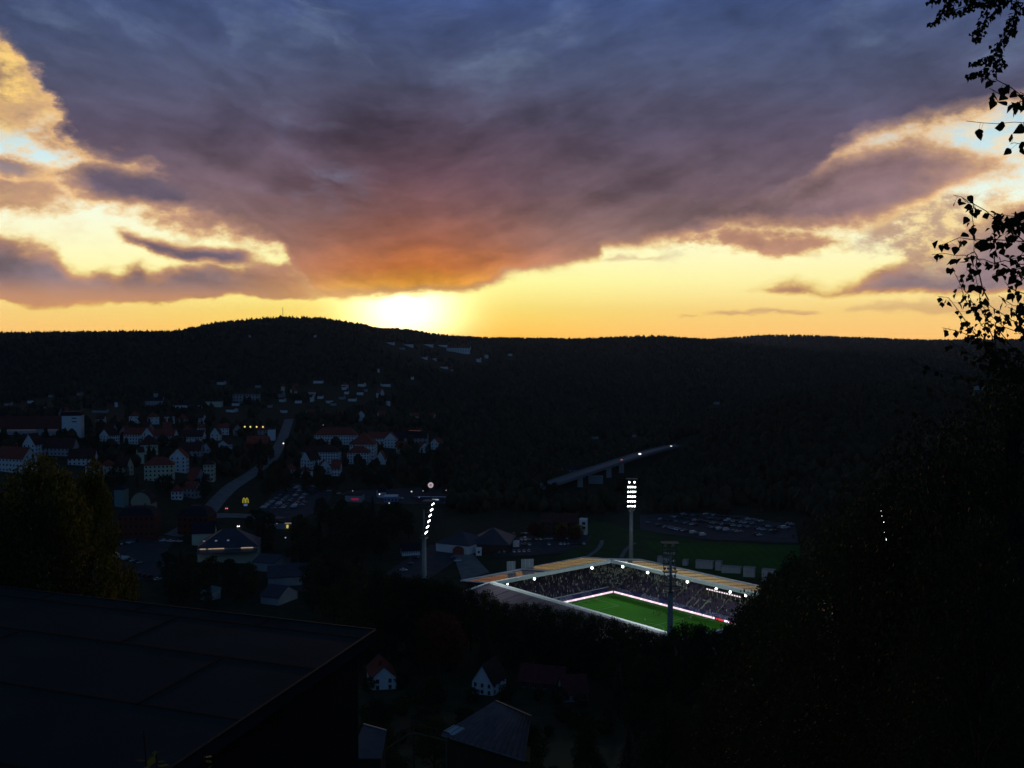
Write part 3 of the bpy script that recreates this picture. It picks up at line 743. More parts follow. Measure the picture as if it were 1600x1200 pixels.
# outer walls, columns
m = MB(); t_ = 0.5
for c, s_ in [((0, RY + RD - 1.5, 6.2), (2 * RX, t_, 12.4)), ((0, -RY - RD + 1.5, 6.2), (2 * RX, t_, 12.4)), ((-RX - RD + 1.5, 0, 6.2), (t_, 2 * RY, 12.4)), ((RX + RD - 1.5, 0, 6.2), (t_, 2 * RY, 12.4))]: m.box(c, s_)
m.build('outer_wall', mat('stand_cladding', (0.11, 0.13, 0.16), 0.6, var=0.15, scale=0.2), stad)
m = MB()
for k in range(12):
    x = -RX + 3 + k * 10.7
    for s in (-1, 1): m.tube((x, s * (RY + RD - 2.6), 11.5), (x, s * (RY + 0.3), ZI - 1.0), 0.22, 0.16, 6)
for k in range(8):
    y = -RY + 3 + k * 10.7
    for s in (-1, 1): m.tube((s * (RX + RD - 2.6), y, 11.5), (s * (RX + .3), y, ZI - 1.0), 0.22, 0.16, 6)
m.build('roof_truss', concrete, stad)
# front walls with banner ribbons
banner = bpy.data.materials.new('banner_cloth'); banner.use_nodes = True
_b = NB(banner.node_tree); _p = banner.node_tree.nodes['Principled BSDF']; _v = _b.new('ShaderNodeTexCoord').outputs['Object']
_vo = _b.new('ShaderNodeTexVoronoi'); _vo.inputs['Scale'].default_value = 0.28; banner.node_tree.links.new(_v, _vo.inputs['Vector'])
_n = _b.noise(_v, 2.4, 2, 0.5)
_k = _b.m('MULTIPLY', _b.m('GREATER_THAN', _n.outputs['Fac'], 0.53), _b.m('GREATER_THAN', _b.noise(_v, 0.17, 1, 0.3).outputs['Fac'], 0.47))
_b.put(_p.inputs['Base Color'], _b.mix(_k, (0.05, 0.055, 0.22, 1), (0.45, 0.47, 0.62, 1))); _p.inputs['Roughness'].default_value = 0.7
MATS['banner_cloth'] = banner
for c, s_ in [((0, HY + 3.3, 1.45), (114, 0.3, 2.0)), ((-HX - 4.5, 0, 1.45), (0.3, 74, 2.0)), ((0, -HY - 3.3, 1.45), (114, 0.3, 2.0)), ((HX + 4.5, 0, 1.45), (0.3, 74, 2.0))]:
    m = MB(); m.box(c, s_); m.build('front_wall', banner, stad)
m = MB(); m.box((-HX - 4.5, 0, 2.55), (0.9, 76, 0.16)); m.build('wall_coping', white_steel, stad)
# small floodlights hung under the roof edge, placed where the photo shows them
RL = [(793, 911, .55), (835, 904, .9), (925, 886, 1.05), (973, 884, 1.0), (1012, 893, 1.05), (1074, 906, .95), (1119, 916, .85), (1141, 921, .9), (1165, 926, .9), (1189, 931, .95), (1230, 941, .8)]
for i, (px, py, r_) in enumerate(RL):
    d = ray(px, py)
    # intersect the sight line with the vertical plane of the gutter
    best = None
    for yy in np.linspace(380, 580, 2000):
        lx, ly = SL((d.x / d.y * yy, yy))
        dist = abs(lx + RX - 1.6) if i < 3 else abs(ly - RY + 1.6)
        if best is None or dist < best[0]: best = (dist, lx, ly)
    lx, ly = best[1], best[2]
    m = MB(); m.ball((lx, ly, ZI - 1.5), r_ * 0.58, 10, 6); m.build('roof_light', lamp_white, stad, True)
    m = MB(); m.tube((lx, ly, ZI - 1.5 + .55), (lx, ly, ZI - .85), 0.12, 0.12, 6); m.build('lamp_bracket', white_steel, stad)

# advertising boards
pink = mat('pink_led_panel', (.2, .2, .2), 0.5, var=0, emit=(1.0, 0.70, 0.86, 1.15))
wled = mat('white_led_panel', (.2, .2, .2), 0.5, var=0, emit=(0.95, 0.8, 1.0, 1.5))
rled = mat('red_led_panel', (.2, .1, .1), 0.5, var=0, emit=(0.9, 0.04, 0.08, 0.7))
def led(x0, y0, x1, y1, label, segs, base='black'):
    """segs: (start, end, material) along the board"""
    r = empty('advertising_board', SW(x0, y0, 0.5), SA); L = math.hypot(x1 - x0, y1 - y0); ang = math.atan2(y1 - y0, x1 - x0)
    m = MB(); m.box((L / 2 * math.cos(ang), L / 2 * math.sin(ang), 0.55), (L, 0.25, 1.0), ang); m.build('cabinet', dark_clad, r)
    nx, ny = (math.sin(ang), -math.cos(ang)); k = 0.16
    if (x0 + nx) ** 2 + (y0 + ny) ** 2 > x0 * x0 + y0 * y0: nx, ny = -nx, -ny
    for a, b, mt in segs:
        m = MB(); c = (a + b) / 2; m.box((c * math.cos(ang) + nx * k, c * math.sin(ang) + ny * k, 0.56), (b - a, 0.06, 0.9), ang); m.build('screen', mt, r)
    return tag(r, label, 'advertising board', 'advertising boards around the pitch')
s1 = []; x = 0.3
while x < 62: s1 += [(x, x + 5.4, pink), (x + 5.4, x + 6.6, wled)]; x += 6.65
led(-HX + .3, HY, 10.5, HY, 'long glowing pink board along the far touchline', s1)
s2 = [(0.4, 5.2, rled), (5.4, 8.2, wled), (9, 10, rled), (11, 12, wled), (14.5, 15.5, wled), (18, 19, wled), (20, 28.5, pink), (30, 31.4, rled), (31.5, 34, wled), (37, 38.5, rled), (40, 41, wled)]
led(10.9, HY, 56, HY, 'dark board with broken red and white segments right of the near mast', s2)
s3 = [(0.3, 3.4, pink)]; x = 3.4
while x < 35: s3 += [(x, x + 4.8, pink), (x + 4.8, x + 5.8, wled)]; x += 5.85
led(-HX, HY - .3, -HX, 0, 'glowing pink board behind the left goal, far half', s3)
led(-HX, -0.5, -HX, -HY, 'dimmer pink and red board behind the left goal, near half', [(0.3, 9, mat('dull_led_panel', (.2, .15, .15), .5, var=0, emit=(0.8, 0.35, 0.3, 0.35))), (9.2, 24, pink)])
# goals
def goal(x, s, label):
    r = empty('goal', SW(x, 0, 0.56), SA)
    m = MB(); m.tube((0, -3.66, 0), (0, -3.66, 2.5), .06, .06, 6); m.tube((0, 3.66, 0), (0, 3.66, 2.5), .06, .06, 6); m.tube((0, -3.72, 2.44), (0, 3.72, 2.44), .06, .06, 6); m.build('goal_frame', white_steel, r)
    m = MB()
    for k in range(16):
        y = -3.6 + k * .48; m.tube((0, y, 2.42), (s * 1.8, y, 0.02), .012, .012, 4)
    for k in range(6): t = k / 6; m.tube((s * 1.8 * t, -3.6, 2.42 * (1 - t)), (s * 1.8 * t, 3.6, 2.42 * (1 - t)), .012, .012, 4)
    m.build('net', white_steel, r); tag(r, label, 'goal')
goal(-52.5, -1, 'white football goal at the left end of the floodlit pitch')
goal(52.5, 1, 'white football goal at the right end of the floodlit pitch')

# pale panels standing outside the left stand
def panel(px, wpx, ytop, label):
    d = ray(px, 900); yy = [y for y in np.linspace(450, 620, 4000) if abs(SL((d.x / d.y * y, y))[0] + RX + RD + 3.2) < .05][0]
    p = Vector((d.x / d.y * yy, yy, 0)); top = atY(px, ytop, yy).z; w = wpx * yy / F
    r = empty('panel_tower', (p.x, p.y, tz(p.x, p.y) ), R(8))
    m = MB(); m.box((0, 0, top / 2 + 4), (w, 0.5, top - 8)); m.build('panel', mat('pale_panel', (0.34, 0.42, 0.46), 0.5, var=0.12, scale=0.6, stripes=('X', 1.3, 0.25)), r)
    m = MB(); m.box((0, .9, top / 2), (w * .8, 1.2, top - 1)); m.build('frame', dark_clad, r)
    for k in range(4): q = MB(); q.box((-w / 2 + w * k / 3, -0.3, top / 2 + 4), (0.12, 0.12, top - 8)); q.build('mullion', white_steel, r)
    tag(r, label, 'tower')
panel(798.5, 13, 877, 'narrow pale panelled tower behind the red roof of the left stand')
panel(824, 19, 873.5, 'wider pale panelled tower behind the roof of the left stand')

# ------------------------------------------------------------------ floodlight masts
steel_mast = mat('mast_concrete', (0.27, 0.29, 0.27), 0.7, var=0.15, scale=0.3)
dark_steel = mat('dark_steel', (0.06, 0.07, 0.08), 0.5, metal=0.3, var=0.15)
lamp_off = mat('lamp_housing', (0.3, 0.3, 0.3), 0.4, metal=0.4, var=0.1)
def mast(lx, ly, label, energy):
    p = SW(lx, ly); H = 56.0; aim = math.atan2(SO.y - p.y, SO.x - p.x)
    r = empty('floodlight_mast', (p.x, p.y, min(0, tz(p.x, p.y))), aim)   # local +x looks to the pitch
    m = MB(); m.tube((0, 0, 0), (0, 0, 38.5), 1.35, 0.95, 14); m.tube((0, 0, 38.5), (0, 0, 52), 0.55, 0.4, 10); m.build('pole', steel_mast, r, True)
    m = MB()
    rows = [(54.7, 2), (52.0, 4), (49.3, 4), (46.6, 4), (43.9, 4), (41.2, 4)]
    for z, n in rows:
        lean = (z - 41.2) / 14.0 * 3.4 + .6
        m.box((lean, 0, z - .9), (0.25, 5.6, 0.25)); m.box((lean / 2, 0, z - .9), (lean, 0.2, 0.2))
        m.box((lean - .9, 0, z - 1.15), (1.8, 5.0, 0.08))
    for y in (-2.6, 2.6): m.tube((.3, y * .75, 39.6), (4.3, y, 56.2), .12, .12, 6)
    m.box((2.2, 0, 56.3), (5.0, 6.4, 0.22)); m.tube((0, 0, 51), (3.4, 0, 56), .14, .14, 6)
    m.box((0, 0, 38.6), (3.4, 3.4, 0.15)); 
    for y in (-1, 0, 1): m.box((0.9, y * 1.0, 52.5), (0.1, 0.1, 7.0))
    m.build('lamp_rack', dark_steel, r)
    m = MB()
    for z in (39.1, 39.6):
        for a, b in (((-1.7, -1.7), (1.7, -1.7)), ((1.7, -1.7), (1.7, 1.7)), ((1.7, 1.7), (-1.7, 1.7)), ((-1.7, 1.7), (-1.7, -1.7))): m.tube((*a, z), (*b, z), .05, .05, 4)
    m.build('platform_rail', dark_steel, r)
    for z, n in rows:
        lean = (z - 41.2) / 14.0 * 3.4 + .9
        for k in range(n):
            y = (k - (n - 1) / 2) * (1.2 if n == 4 else 2.8)
            q = MB(); q.tube((lean - .35, y, z + .1), (lean + .12, y, z), 0.38, 0.56, 10); lamp = q.build('floodlight', lamp_off, r)
            q = MB(); q.tube((lean + .125, y, z), (lean + .2, y, z - .015), 0.42, 0.38, 10); q.build('lens', lamp_white, lamp)
    tag(r, label, 'floodlight mast', 'floodlight masts at the stadium corners')
    ld = bpy.data.lights.new('floodlight_beam', 'SPOT'); ld.energy = energy; ld.spot_size = R(72); ld.spot_blend = 0.6; ld.shadow_soft_size = 2.5; ld.color = (0.92, 1.0, 0.95)
    lo = bpy.data.objects.new('floodlight_beam', ld); COL.objects.link(lo); lo.location = (p.x + 6 * math.cos(aim), p.y + 6 * math.sin(aim), 48)
    lo.rotation_euler = (Vector((SO.x, SO.y, 0)) - lo.location).to_track_quat('-Z', 'Y').to_euler()
    return r
FE = 52000
mast(-RX - 9, RY + 24, 'lit floodlight mast facing the viewer behind the far corner', FE)
mast(RX + 4, -RY - 15, 'dark floodlight mast seen from behind in front of the pitch', FE)
mast(-RX - 16.2, -RY - 26.2, 'floodlight mast seen side-on left of the stadium', FE)
mast(RX + 8.7, RY + 45, 'floodlight mast half hidden by the trees on the right', FE)

# spectators: a crowd that reads as one mass
def crowd():
    r = np.random.RandomState(3); P = []
    def putrow(x, d, z, side):
        if side == 'N': P.append((x, HY + d, z))
        elif side == 'S': P.append((x, -HY - d, z))
        elif side == 'W': P.append((-HX - 1.2 - d, x, z))
        else: P.append((HX + 1.2 + d, x, z))
    for row in range(NR):
        d = 3.6 + row * DEP + .45; z = 1.3 + (row + 1) * RISE
        for x in np.arange(-57, 57, 0.62):
            dens = (0.8 if row < 8 else .42) if x < -20 else (0.22 if x < 20 else 0.15)
            if row > 10 and -8 < x < 17: continue
            if r.rand() < dens: putrow(x, d, z, 'N')
        for x in np.arange(-37, 37, 0.62):
            if r.rand() < 0.82: putrow(x, d, z, 'W')
            if r.rand() < 0.5: putrow(x, d, z, 'E')
        n_ = int((3.6 + row) * 1.57 / .62)
        for k in range(n_):
            if r.rand() < (0.6 if row < 7 else .25):
                t = math.pi / 2 + (k + .5) / n_ * math.pi / 2; P.append((-58 + d * math.cos(t), 37 + d * math.sin(t), z))
    # a seated or standing figure: tapered torso, legs and a head, as one small closed shape
    T = np.array([(-.18, -.12, 0), (.18, -.12, 0), (.18, .12, 0), (-.18, .12, 0), (-.26, -.15, .62), (.26, -.15, .62), (.26, .13, .62), (-.26, .13, .62),
                  (-.1, -.1, .72), (.1, -.1, .72), (.1, .1, .72), (-.1, .1, .72), (-.12, -.12, .86), (.12, -.12, .86), (.12, .12, .86), (-.12, .12, .86), (-.06, -.06, .98), (.06, -.06, .98), (.06, .06, .98), (-.06, .06, .98)])
    FQ = [(a + i, a + (i + 1) % 4, a + 4 + (i + 1) % 4, a + 4 + i) for a in (0, 4, 8, 12) for i in range(4)] + [(16, 17, 18, 19)]
    P = np.array(P) + r.uniform(-.1, .1, (len(P), 3)) * (1, 1, 0); n = len(P); S = r.uniform(0.95, 1.75, n)
    V = P[:, None] + T[None] * np.stack([np.ones(n) * 1.1, np.ones(n) * 1.1, S], -1)[:, None]
    Fq = (np.array(FQ)[None] + (np.arange(n) * len(T))[:, None, None]).reshape(-1, 4)
    m = bpy.data.materials.new('crowd_clothes'); m.use_nodes = True; B = NB(m.node_tree); p = m.node_tree.nodes['Principled BSDF']
    g = B.new('ShaderNodeNewGeometry')
    cols = [(0, (.025, .022, .045)), (.34, (.06, .035, .13)), (.54, (.03, .04, .07)), (.62, (.10, .09, .09)), (.72, (.02, .03, .07)), (.82, (.30, .32, .30)), (.90, (.16, .10, .08)), (.96, (.55, .58, .55))]
    B.put(p.inputs['Base Color'], B.ramp(g.outputs['Random Per Island'], [(a, (*c, 1)) for a, c in cols], 'CONSTANT')); p.inputs['Roughness'].default_value = .85
    o = npmesh('crowd', V.reshape(-1, 3), Fq, m); o.location = SO; o.rotation_euler.z = SA
    tag(o, 'packed spectators filling the floodlit stands', 'crowd', kind='stuff')
crowd()

# ------------------------------------------------------------------ buildings
render_white = mat('white_render', (0.66, 0.70, 0.74), 0.85, var=0.08, scale=0.3)
render_cream = mat('cream_render', (0.60, 0.60, 0.45), 0.85, var=0.08, scale=0.3)
render_grey = mat('grey_render', (0.34, 0.36, 0.39), 0.85, var=0.12, scale=0.3)
brick = mat('red_brick', (0.16, 0.045, 0.03), 0.9, var=0.25, scale=0.6)
tile_red = mat('red_roof_tiles', (0.26, 0.065, 0.045), 0.8, var=0.3, scale=0.5, stripes=('Y', 1.2, 0.3))
tile_brown = mat('brown_roof_tiles', (0.08, 0.04, 0.035), 0.8, var=0.3, scale=0.5, stripes=('Y', 1.2, 0.3))
slate = mat('dark_slate', (0.02, 0.024, 0.034), 0.75, var=0.3, scale=0.4)
navy_sheet = mat('blue_grey_sheet_roof', (0.05, 0.06, 0.09), 0.55, metal=0.2, var=0.2, scale=0.15, stripes=('X', 0.8, 0.2))
glass_dark = mat('dark_window_glass', (0.012, 0.014, 0.02), 0.12, var=0.0)
glass_frame = mat('window_frame', (0.35, 0.36, 0.38), 0.6, var=0.05)
WME = {}
def window_mesh(w, h):
    k = (round(w, 2), round(h, 2))
    if k not in WME:
        m = MB(); m.box((0, 0.0, 0), (w, 0.12, h)); me = bpy.data.meshes.new('window')
        me.from_pydata(m.v, [], m.f); me.materials.append(glass_dark)
        q = MB(); q.box((0, -.02, -h / 2 - .06), (w + .3, .2, .12)); q.box((0, -.07, 0), (0.07, .03, h)); fe = bpy.data.meshes.new('window_frame')
        fe.from_pydata(q.v, [], q.f); fe.materials.append(glass_frame); WME[k] = (me, fe)
    return WME[k]
def windows(root, w, d, h, floors, nx, ny, rz, ww=1.2, wh=1.5, frame=False):
    """a window on each bay of every wall turned to the viewer"""
    for side in range(4):
        n = nx if side % 2 == 0 else ny
        ang = rz + side * math.pi / 2        # outward normal of side 0 is local -y
        nrm = Vector((math.sin(ang), -math.cos(ang)))
        tov = Vector((-root.location.x, -root.location.y))
        if nrm.dot(tov.normalized()) < 0.12: continue
        half = (d if side % 2 == 0 else w) / 2; span = w if side % 2 == 0 else d
        for f in range(floors):
            for k in range(n):
                u = -span / 2 + span * (k + .5) / n; z = h * (f + .55) / floors
                a = side * math.pi / 2; x, y = u * math.cos(a) + half * math.sin(a), u * math.sin(a) - half * math.cos(a)
                me, fe = window_mesh(ww, wh)
                o = bpy.data.objects.new('window', me); COL.objects.link(o); o.parent = root; o.location = (x, y, z); o.rotation_euler.z = a
                if frame: c = bpy.data.objects.new('frame', fe); COL.objects.link(c); c.parent = o
HOUSES = []
def house(px, py, wpx, d, h, rh, rot=0.0, kind='gable', wall=None, roof=None, label='', floors=0, nx=0, ny=0, chim=0, name='house', cat='house', group=None, over=0.5, depth=None, frame=False, ww=1.2, wh=1.5, Y=None):
    p = gp(px, py) if Y is None else atY(px, py, Y)
    w = wpx * p.y / F
    r = empty(name, (p.x, p.y + d * 0.4, p.z), R(rot)); c = [(-w / 2, -d / 2), (w / 2, -d / 2), (w / 2, d / 2), (-w / 2, d / 2)]
    wall = wall or render_white; roof = roof or tile_red
    m = MB(); b = -4.0; t_ = 0.3
    def rf(q): return m2.slab(q, t_)
    m2 = MB(); e = over
    if kind == 'gable':      # ridge along local x
        m.add([(x, y, b) for x, y in c] + [(x, y, h) for x, y in c] + [(-w / 2, 0, h + rh), (w / 2, 0, h + rh)],
              [(0, 3, 2, 1), (0, 1, 5, 4), (1, 2, 6, 9, 5), (2, 3, 7, 6), (3, 0, 4, 8, 7)])
        s = rh / (d / 2); ez = h - e * s
        rf([(-w / 2 - e, -d / 2 - e, ez + t_), (w / 2 + e, -d / 2 - e, ez + t_), (w / 2 + e, 0, h + rh + t_), (-w / 2 - e, 0, h + rh + t_)])
        rf([(w / 2 + e, d / 2 + e, ez + t_), (-w / 2 - e, d / 2 + e, ez + t_), (-w / 2 - e, .002, h + rh + t_), (w / 2 + e, .002, h + rh + t_)])
    elif kind == 'hip':
        m.prism(c, b, h); k = min(w / 2, d / 2 * 1.05) ; rx = max(0.05, w / 2 - k); E_ = [(x * (1 + e / (w / 2)), y * (1 + e / (d / 2))) for x, y in c]
        m2.add([(x, y, h - .1) for x, y in E_] + [(x, y, h + .12) for x, y in E_] + [(-rx, 0, h + rh), (rx, 0, h + rh)],
               [(0, 3, 2, 1), (0, 1, 5, 4), (1, 2, 6, 5), (2, 3, 7, 6), (3, 0, 4, 7), (4, 5, 9, 8), (5, 6, 9), (6, 7, 8, 9), (7, 4, 8)])
    elif kind == 'mansard':
        m.prism(c, b, h); q = 0.72
        E_ = [(x * 1.02, y * 1.02) for x, y in c]; I_ = [(x * q, y * q) for x, y in c]
        m2.add([(x, y, h + .02) for x, y in E_] + [(x, y, h + rh * .75) for x, y in I_] + [(x * .5, y * .5, h + rh) for x, y in I_],
               [(0, 3, 2, 1)] + [(i, (i + 1) % 4, 4 + (i + 1) % 4, 4 + i) for i in range(4)] + [(4 + i, 4 + (i + 1) % 4, 8 + (i + 1) % 4, 8 + i) for i in range(4)] + [(8, 9, 10, 11)])
    elif kind == 'flat':
        m.prism(c, b, h); m2.prism([(x * 1.02, y * 1.02) for x, y in c], h + .01, h + max(.3, rh))
    elif kind == 'shed':
        m.add([(x, y, b) for x, y in c] + [(c[0][0], c[0][1], h), (c[1][0], c[1][1], h), (c[2][0], c[2][1], h + rh), (c[3][0], c[3][1], h + rh)],
              [(0, 3, 2, 1), (0, 1, 5, 4), (1, 2, 6, 5), (2, 3, 7, 6), (3, 0, 4, 7)])
        s = rh / d; rf([(-w / 2 - e, -d / 2 - e, h - e * s + t_ + .03), (w / 2 + e, -d / 2 - e, h - e * s + t_ + .03), (w / 2 + e, d / 2 + e, h + rh + e * s + t_ + .03), (-w / 2 - e, d / 2 + e, h + rh + e * s + t_ + .03)])
    elif kind == 'arch':     # rounded gambrel gable facing local -y
        prof = [(-w / 2, h), (-w * .47, h + rh * .35), (-w * .36, h + rh * .68), (-w * .18, h + rh * .92), (0, h + rh), (w * .18, h + rh * .92), (w * .36, h + rh * .68), (w * .47, h + rh * .35), (w / 2, h)]
        n = len(prof)
        for y, fl in ((-d / 2, 1), (d / 2, 0)):
            vs = [(-w / 2, y, b), (w / 2, y, b)] + [(x, y, z) for x, z in prof[::-1]]
            m.add(vs, [tuple(range(len(vs)))] if fl else [tuple(range(len(vs)))[::-1]])
        m.add([(-w / 2, -d / 2, b), (-w / 2, d / 2, b), (-w / 2, d / 2, h), (-w / 2, -d / 2, h), (w / 2, -d / 2, b), (w / 2, d / 2, b), (w / 2, d / 2, h), (w / 2, -d / 2, h)], [(0, 1, 2, 3), (4, 7, 6, 5)])
        for (xa, za), (xb, zb) in zip(prof[:-1], prof[1:]):
            m2.slab([(xa, -d / 2 - .02, za + .3), (xb, -d / 2 - .02, zb + .3), (xb, d / 2 + .3, zb + .3), (xa, d / 2 + .3, za + .3)], .28)
    m.build('wall', wall, r); ro = m2.build('roof', roof, r)
    for k in range(chim):
        q = MB(); q.box((-w * .25 + k * w * .4, .8, h + rh + .2), (.9, .9, 2.2)); q.build('chimney', brick, ro)
    if floors: windows(r, w, d, h, floors, nx, ny, R(rot), ww, wh, frame)
    tag(r, label, cat, group); CLEAR.append((p.x, p.y + d * .4, max(w, d) * .62));
    HOUSES.append(r); return r, w, h
# housing estate in the middle distance
ES = 'apartment blocks of the white estate'
h1 = house(524, 694, 66, 16, 10, 8, 1, 'hip', render_white, tile_red, 'long white block with a red hipped roof at the back of the estate', 3, 16, 4, 3, 'apartment_block', 'apartment block', ES)
h2 = house(566, 716, 38, 26, 14, 12, 0, 'hip', render_white, tile_red, 'tall white corner block with the steepest red roof in the middle of the estate', 4, 8, 6, 2, 'apartment_block', 'apartment block', ES)
h3 = house(498, 724, 64, 14, 11, 6, -2, 'hip', render_white, tile_brown, 'white block with a long brown roof along the front of the estate', 4, 15, 3, 2, 'apartment_block', 'apartment block', ES)
h4 = house(560, 725, 35, 13, 11, 6, -1, 'hip', render_white, tile_red, 'short white block with a low red roof in front of the tall corner block', 4, 8, 3, 1, 'apartment_block', 'apartment block', ES)
h5 = house(484, 733, 26, 11, 9, 8, 62, 'gable', render_white, tile_brown, 'white gabled end house with a brown roof at the left front of the estate', 3, 5, 3, 1, 'house', 'house', ES)
h6 = house(595, 725, 19, 9, 5, 8, 88, 'gable', render_white, tile_red, 'small windowless white gable house right of the tall corner block', 0, 0, 0, 0, 'house', 'house', ES)
house(592, 697, 34, 14, 9, 6, -8, 'gable', render_white, tile_red, 'white block with a red roof joined to the gabled wing', 3, 7, 3, 1, 'apartment_block', 'apartment block', ES)
house(610, 700, 17, 14, 10, 7, 90, 'gable', render_white, tile_red, 'pointed white gabled wing at the right side of the estate', 3, 5, 4, 0, 'apartment_block', 'apartment block', ES)
hh = house(638, 692, 60, 15, 6, 7, -4, 'gable', render_grey, slate, 'grey block with a dark slate roof and dormers tinted sunset orange', 2, 9, 3, 1, 'apartment_block', 'apartment block', ES)
# dormer faces, the orange reflection of the sky put into their metal colour
rt = [c for c in hh[0].children if c.name.startswith('roof')][0]
gl_sky_tint = mat('sky_tinted_sheet', (0.75, 0.42, 0.26), 0.22, metal=0.9, var=0.1)
m = MB(); m.slab([(1, -8.6, 14.6), (15, -8.6, 14.2), (14, 9, 13.2), (0, 9, 13.6)], .3)
hh_d = m.build('dormer_roof', gl_sky_tint, rt)
# left town
LT = 'houses of the town on the left'
tw, w_, h_ = house(111, 684, 28, 14, 22.5, 4.2, 8, 'flat', render_white, slate, 'square white tower with a dark flat cap above the trees', 0, 0, 0, 0, 'tower_building', 'tower', None)
for z in (20, 16.5):
    q = MB(); q.box((3.0, -7.05, z), (4.5, .2, 1.0)); q.build('window', glass_dark, tw)
q = MB(); q.tube((0, 0, 26), (0, 0, 31), .12, .05, 5); q.build('antenna', dark_steel, tw)
sch, w_, h_ = house(44, 680, 112, 18, 7, 12, 6, 'gable', render_grey, MATS.get('dull_tiles') or mat('dull_tiles', (.13, .04, .035), .85, var=.25, scale=.5), 'very long building with a tall red roof and a row of faintly lit windows', 0, 0, 0, 0, 'school_building', 'school')
lit_dim = mat('dim_lit_window', (.3, .3, .3), .5, var=0, emit=(0.85, 0.78, 0.8, 0.035))
for k in range(26):
    if k in (0, 3, 4, 16, 17, 18, 24): continue
    q = MB(); q.box((-w_ / 2 + 4 + k * (w_ - 8) / 25, -9.06, 5.4), (1.3, .15, 1.5)); q.build('lit_window', lit_dim, sch)
house(20, 738, 58, 14, 11, 8, -22, 'gable', render_white, tile_red, 'white house with a red roof at the left edge above the golden tree', 3, 8, 3, 1, 'house', 'house', LT)
house(48, 712, 22, 12, 10, 9, 80, 'gable', render_white, tile_brown, 'narrow pointed white gable left of a long brown roof', 3, 3, 3, 0, 'house', 'house', LT)
house(88, 712, 56, 13, 7, 8, -3, 'gable', render_grey, tile_brown, 'grey terrace with a long brown roof behind the golden tree', 2, 9, 2, 1, 'house', 'house', LT)
house(126, 727, 40, 12, 6, 7, 10, 'gable', render_white, tile_brown, 'house with a low brown roof peeping over the golden tree', 2, 6, 2, 0, 'house', 'house', LT)
house(168, 694, 20, 14, 9, 6, 60, 'gable', render_white, tile_brown, 'white house with a pale right gable below the tower', 3, 5, 3, 1, 'house', 'house', LT)
house(212, 694, 36, 13, 10, 6, -3, 'gable', render_white, tile_red, 'left wing of the red-roofed terrace, mostly roof', 3, 8, 3, 1, 'house', 'house', LT)
house(230, 698, 17, 12, 11, 8, 92, 'gable', render_white, tile_red, 'pointed white gable in the middle of the red-roofed terrace', 3, 4, 4, 0, 'house', 'house', LT)
house(256, 696, 34, 13, 10, 6, -3, 'gable', render_white, tile_red, 'right wing of the red-roofed terrace with rows of windows', 3, 8, 3, 1, 'house', 'house', LT)
house(300, 694, 34, 13, 8, 6, 0, 'gable', render_white, tile_brown, 'white block with a brown roof left of two small gables', 2, 8, 3, 1, 'house', 'house', LT)
house(336, 688, 14, 10, 7, 7, 92, 'gable', render_white, tile_brown, 'small bright white gable at the right end of the terraces', 2, 3, 2, 0, 'house', 'house', LT)
house(350, 702, 11, 12, 5, 4, 70, 'gable', render_white, tile_brown, 'tiny white house stepping down right of the small bright gable', 1, 2, 2, 0, 'house', 'house', LT)
house(230, 710, 26, 13, 9, 9, 20, 'hip', render_cream, tile_brown, 'cream house with a steep dark hipped roof in front of the terrace', 2, 4, 4, 1, 'house', 'house', LT)
house(217, 724, 9, 9, 10, 4, 30, 'gable', render_cream, tile_brown, 'slim cream wall left of the cream apartment house', 0, 0, 0, 0, 'house', 'house', LT)
house(246, 752, 44, 14, 13, 6, 14, 'hip', render_cream, tile_red, 'cream apartment house with a low red roof', 4, 7, 3, 1, 'apartment_block', 'apartment block', LT)
house(277, 738, 17, 14, 13, 7, 92, 'gable', render_white, tile_red, 'white gabled house joined to the right of the cream apartment house', 4, 3, 3, 0, 'house', 'house', LT)
house(322, 708, 9, 8, 5, 5, 85, 'gable', render_white, tile_brown, 'small white gable alone among dark trees', 1, 2, 2, 0, 'house', 'house', LT)
house(296, 712, 34, 12, 5, 7, 4, 'gable', render_grey, tile_brown, 'grey house with a wide brown roof among trees', 2, 5, 2, 1, 'house', 'house', LT)
house(304, 764, 21, 12, 7, 9, -30, 'gable', render_grey, tile_red, 'grey house with a steep red roof beside a pale tall house', 2, 3, 2, 1, 'house', 'house', LT)
house(325, 752, 16, 12, 14, 3, 8, 'hip', render_cream, tile_brown, 'tall narrow pale green house right of the steep red roof', 4, 3, 3, 0, 'house', 'house', LT)
house(187, 792, 15, 9, 12, 3, 0, 'hip', mat('pale_green_render', (0.2, 0.3, 0.3), .85, var=.1), slate, 'pale green house half hidden at the right of the golden tree', 0, 0, 0, 0, 'house', 'house', LT)
house(221, 806, 32, 12, 8, 8, 0, 'arch', mat('tan_render', (0.36, 0.35, 0.25), .85, var=.08), slate, 'windowless tan gable with a rounded top behind the brick house', 0, 0, 0, 0, 'hall', 'hall')
house(213, 840, 56, 15, 14, 5, 4, 'mansard', brick, slate, 'dark red brick house in front of the rounded tan gable', 3, 7, 3, 2, 'brick_house', 'brick house', 'brick houses by the car park')
house(304, 838, 50, 15, 13, 6, -4, 'mansard', brick, slate, 'dark red brick house behind the grey hall', 3, 6, 3, 2, 'brick_house', 'brick house', 'brick houses by the car park')
hl, w_, h_ = house(352, 878, 92, 26, 9, 9, 10, 'hip', render_cream, navy_sheet, 'grey hall with a wide dark roof and a glowing strip under its edge', 0, 0, 0, 0, 'hall', 'hall')
for a, b in ((-.46, -.36), (-.32, -.25), (-.24, -.06), (.22, .42)):
    q = MB(); q.box(((a + b) / 2 * w_, -13.7, 8.7), ((b - a) * w_, .12, .55)); q.build('light_strip', mat('warm_light_strip', (.4, .3, .2), .5, var=0, emit=(1.0, .72, .5, .32)), hl)
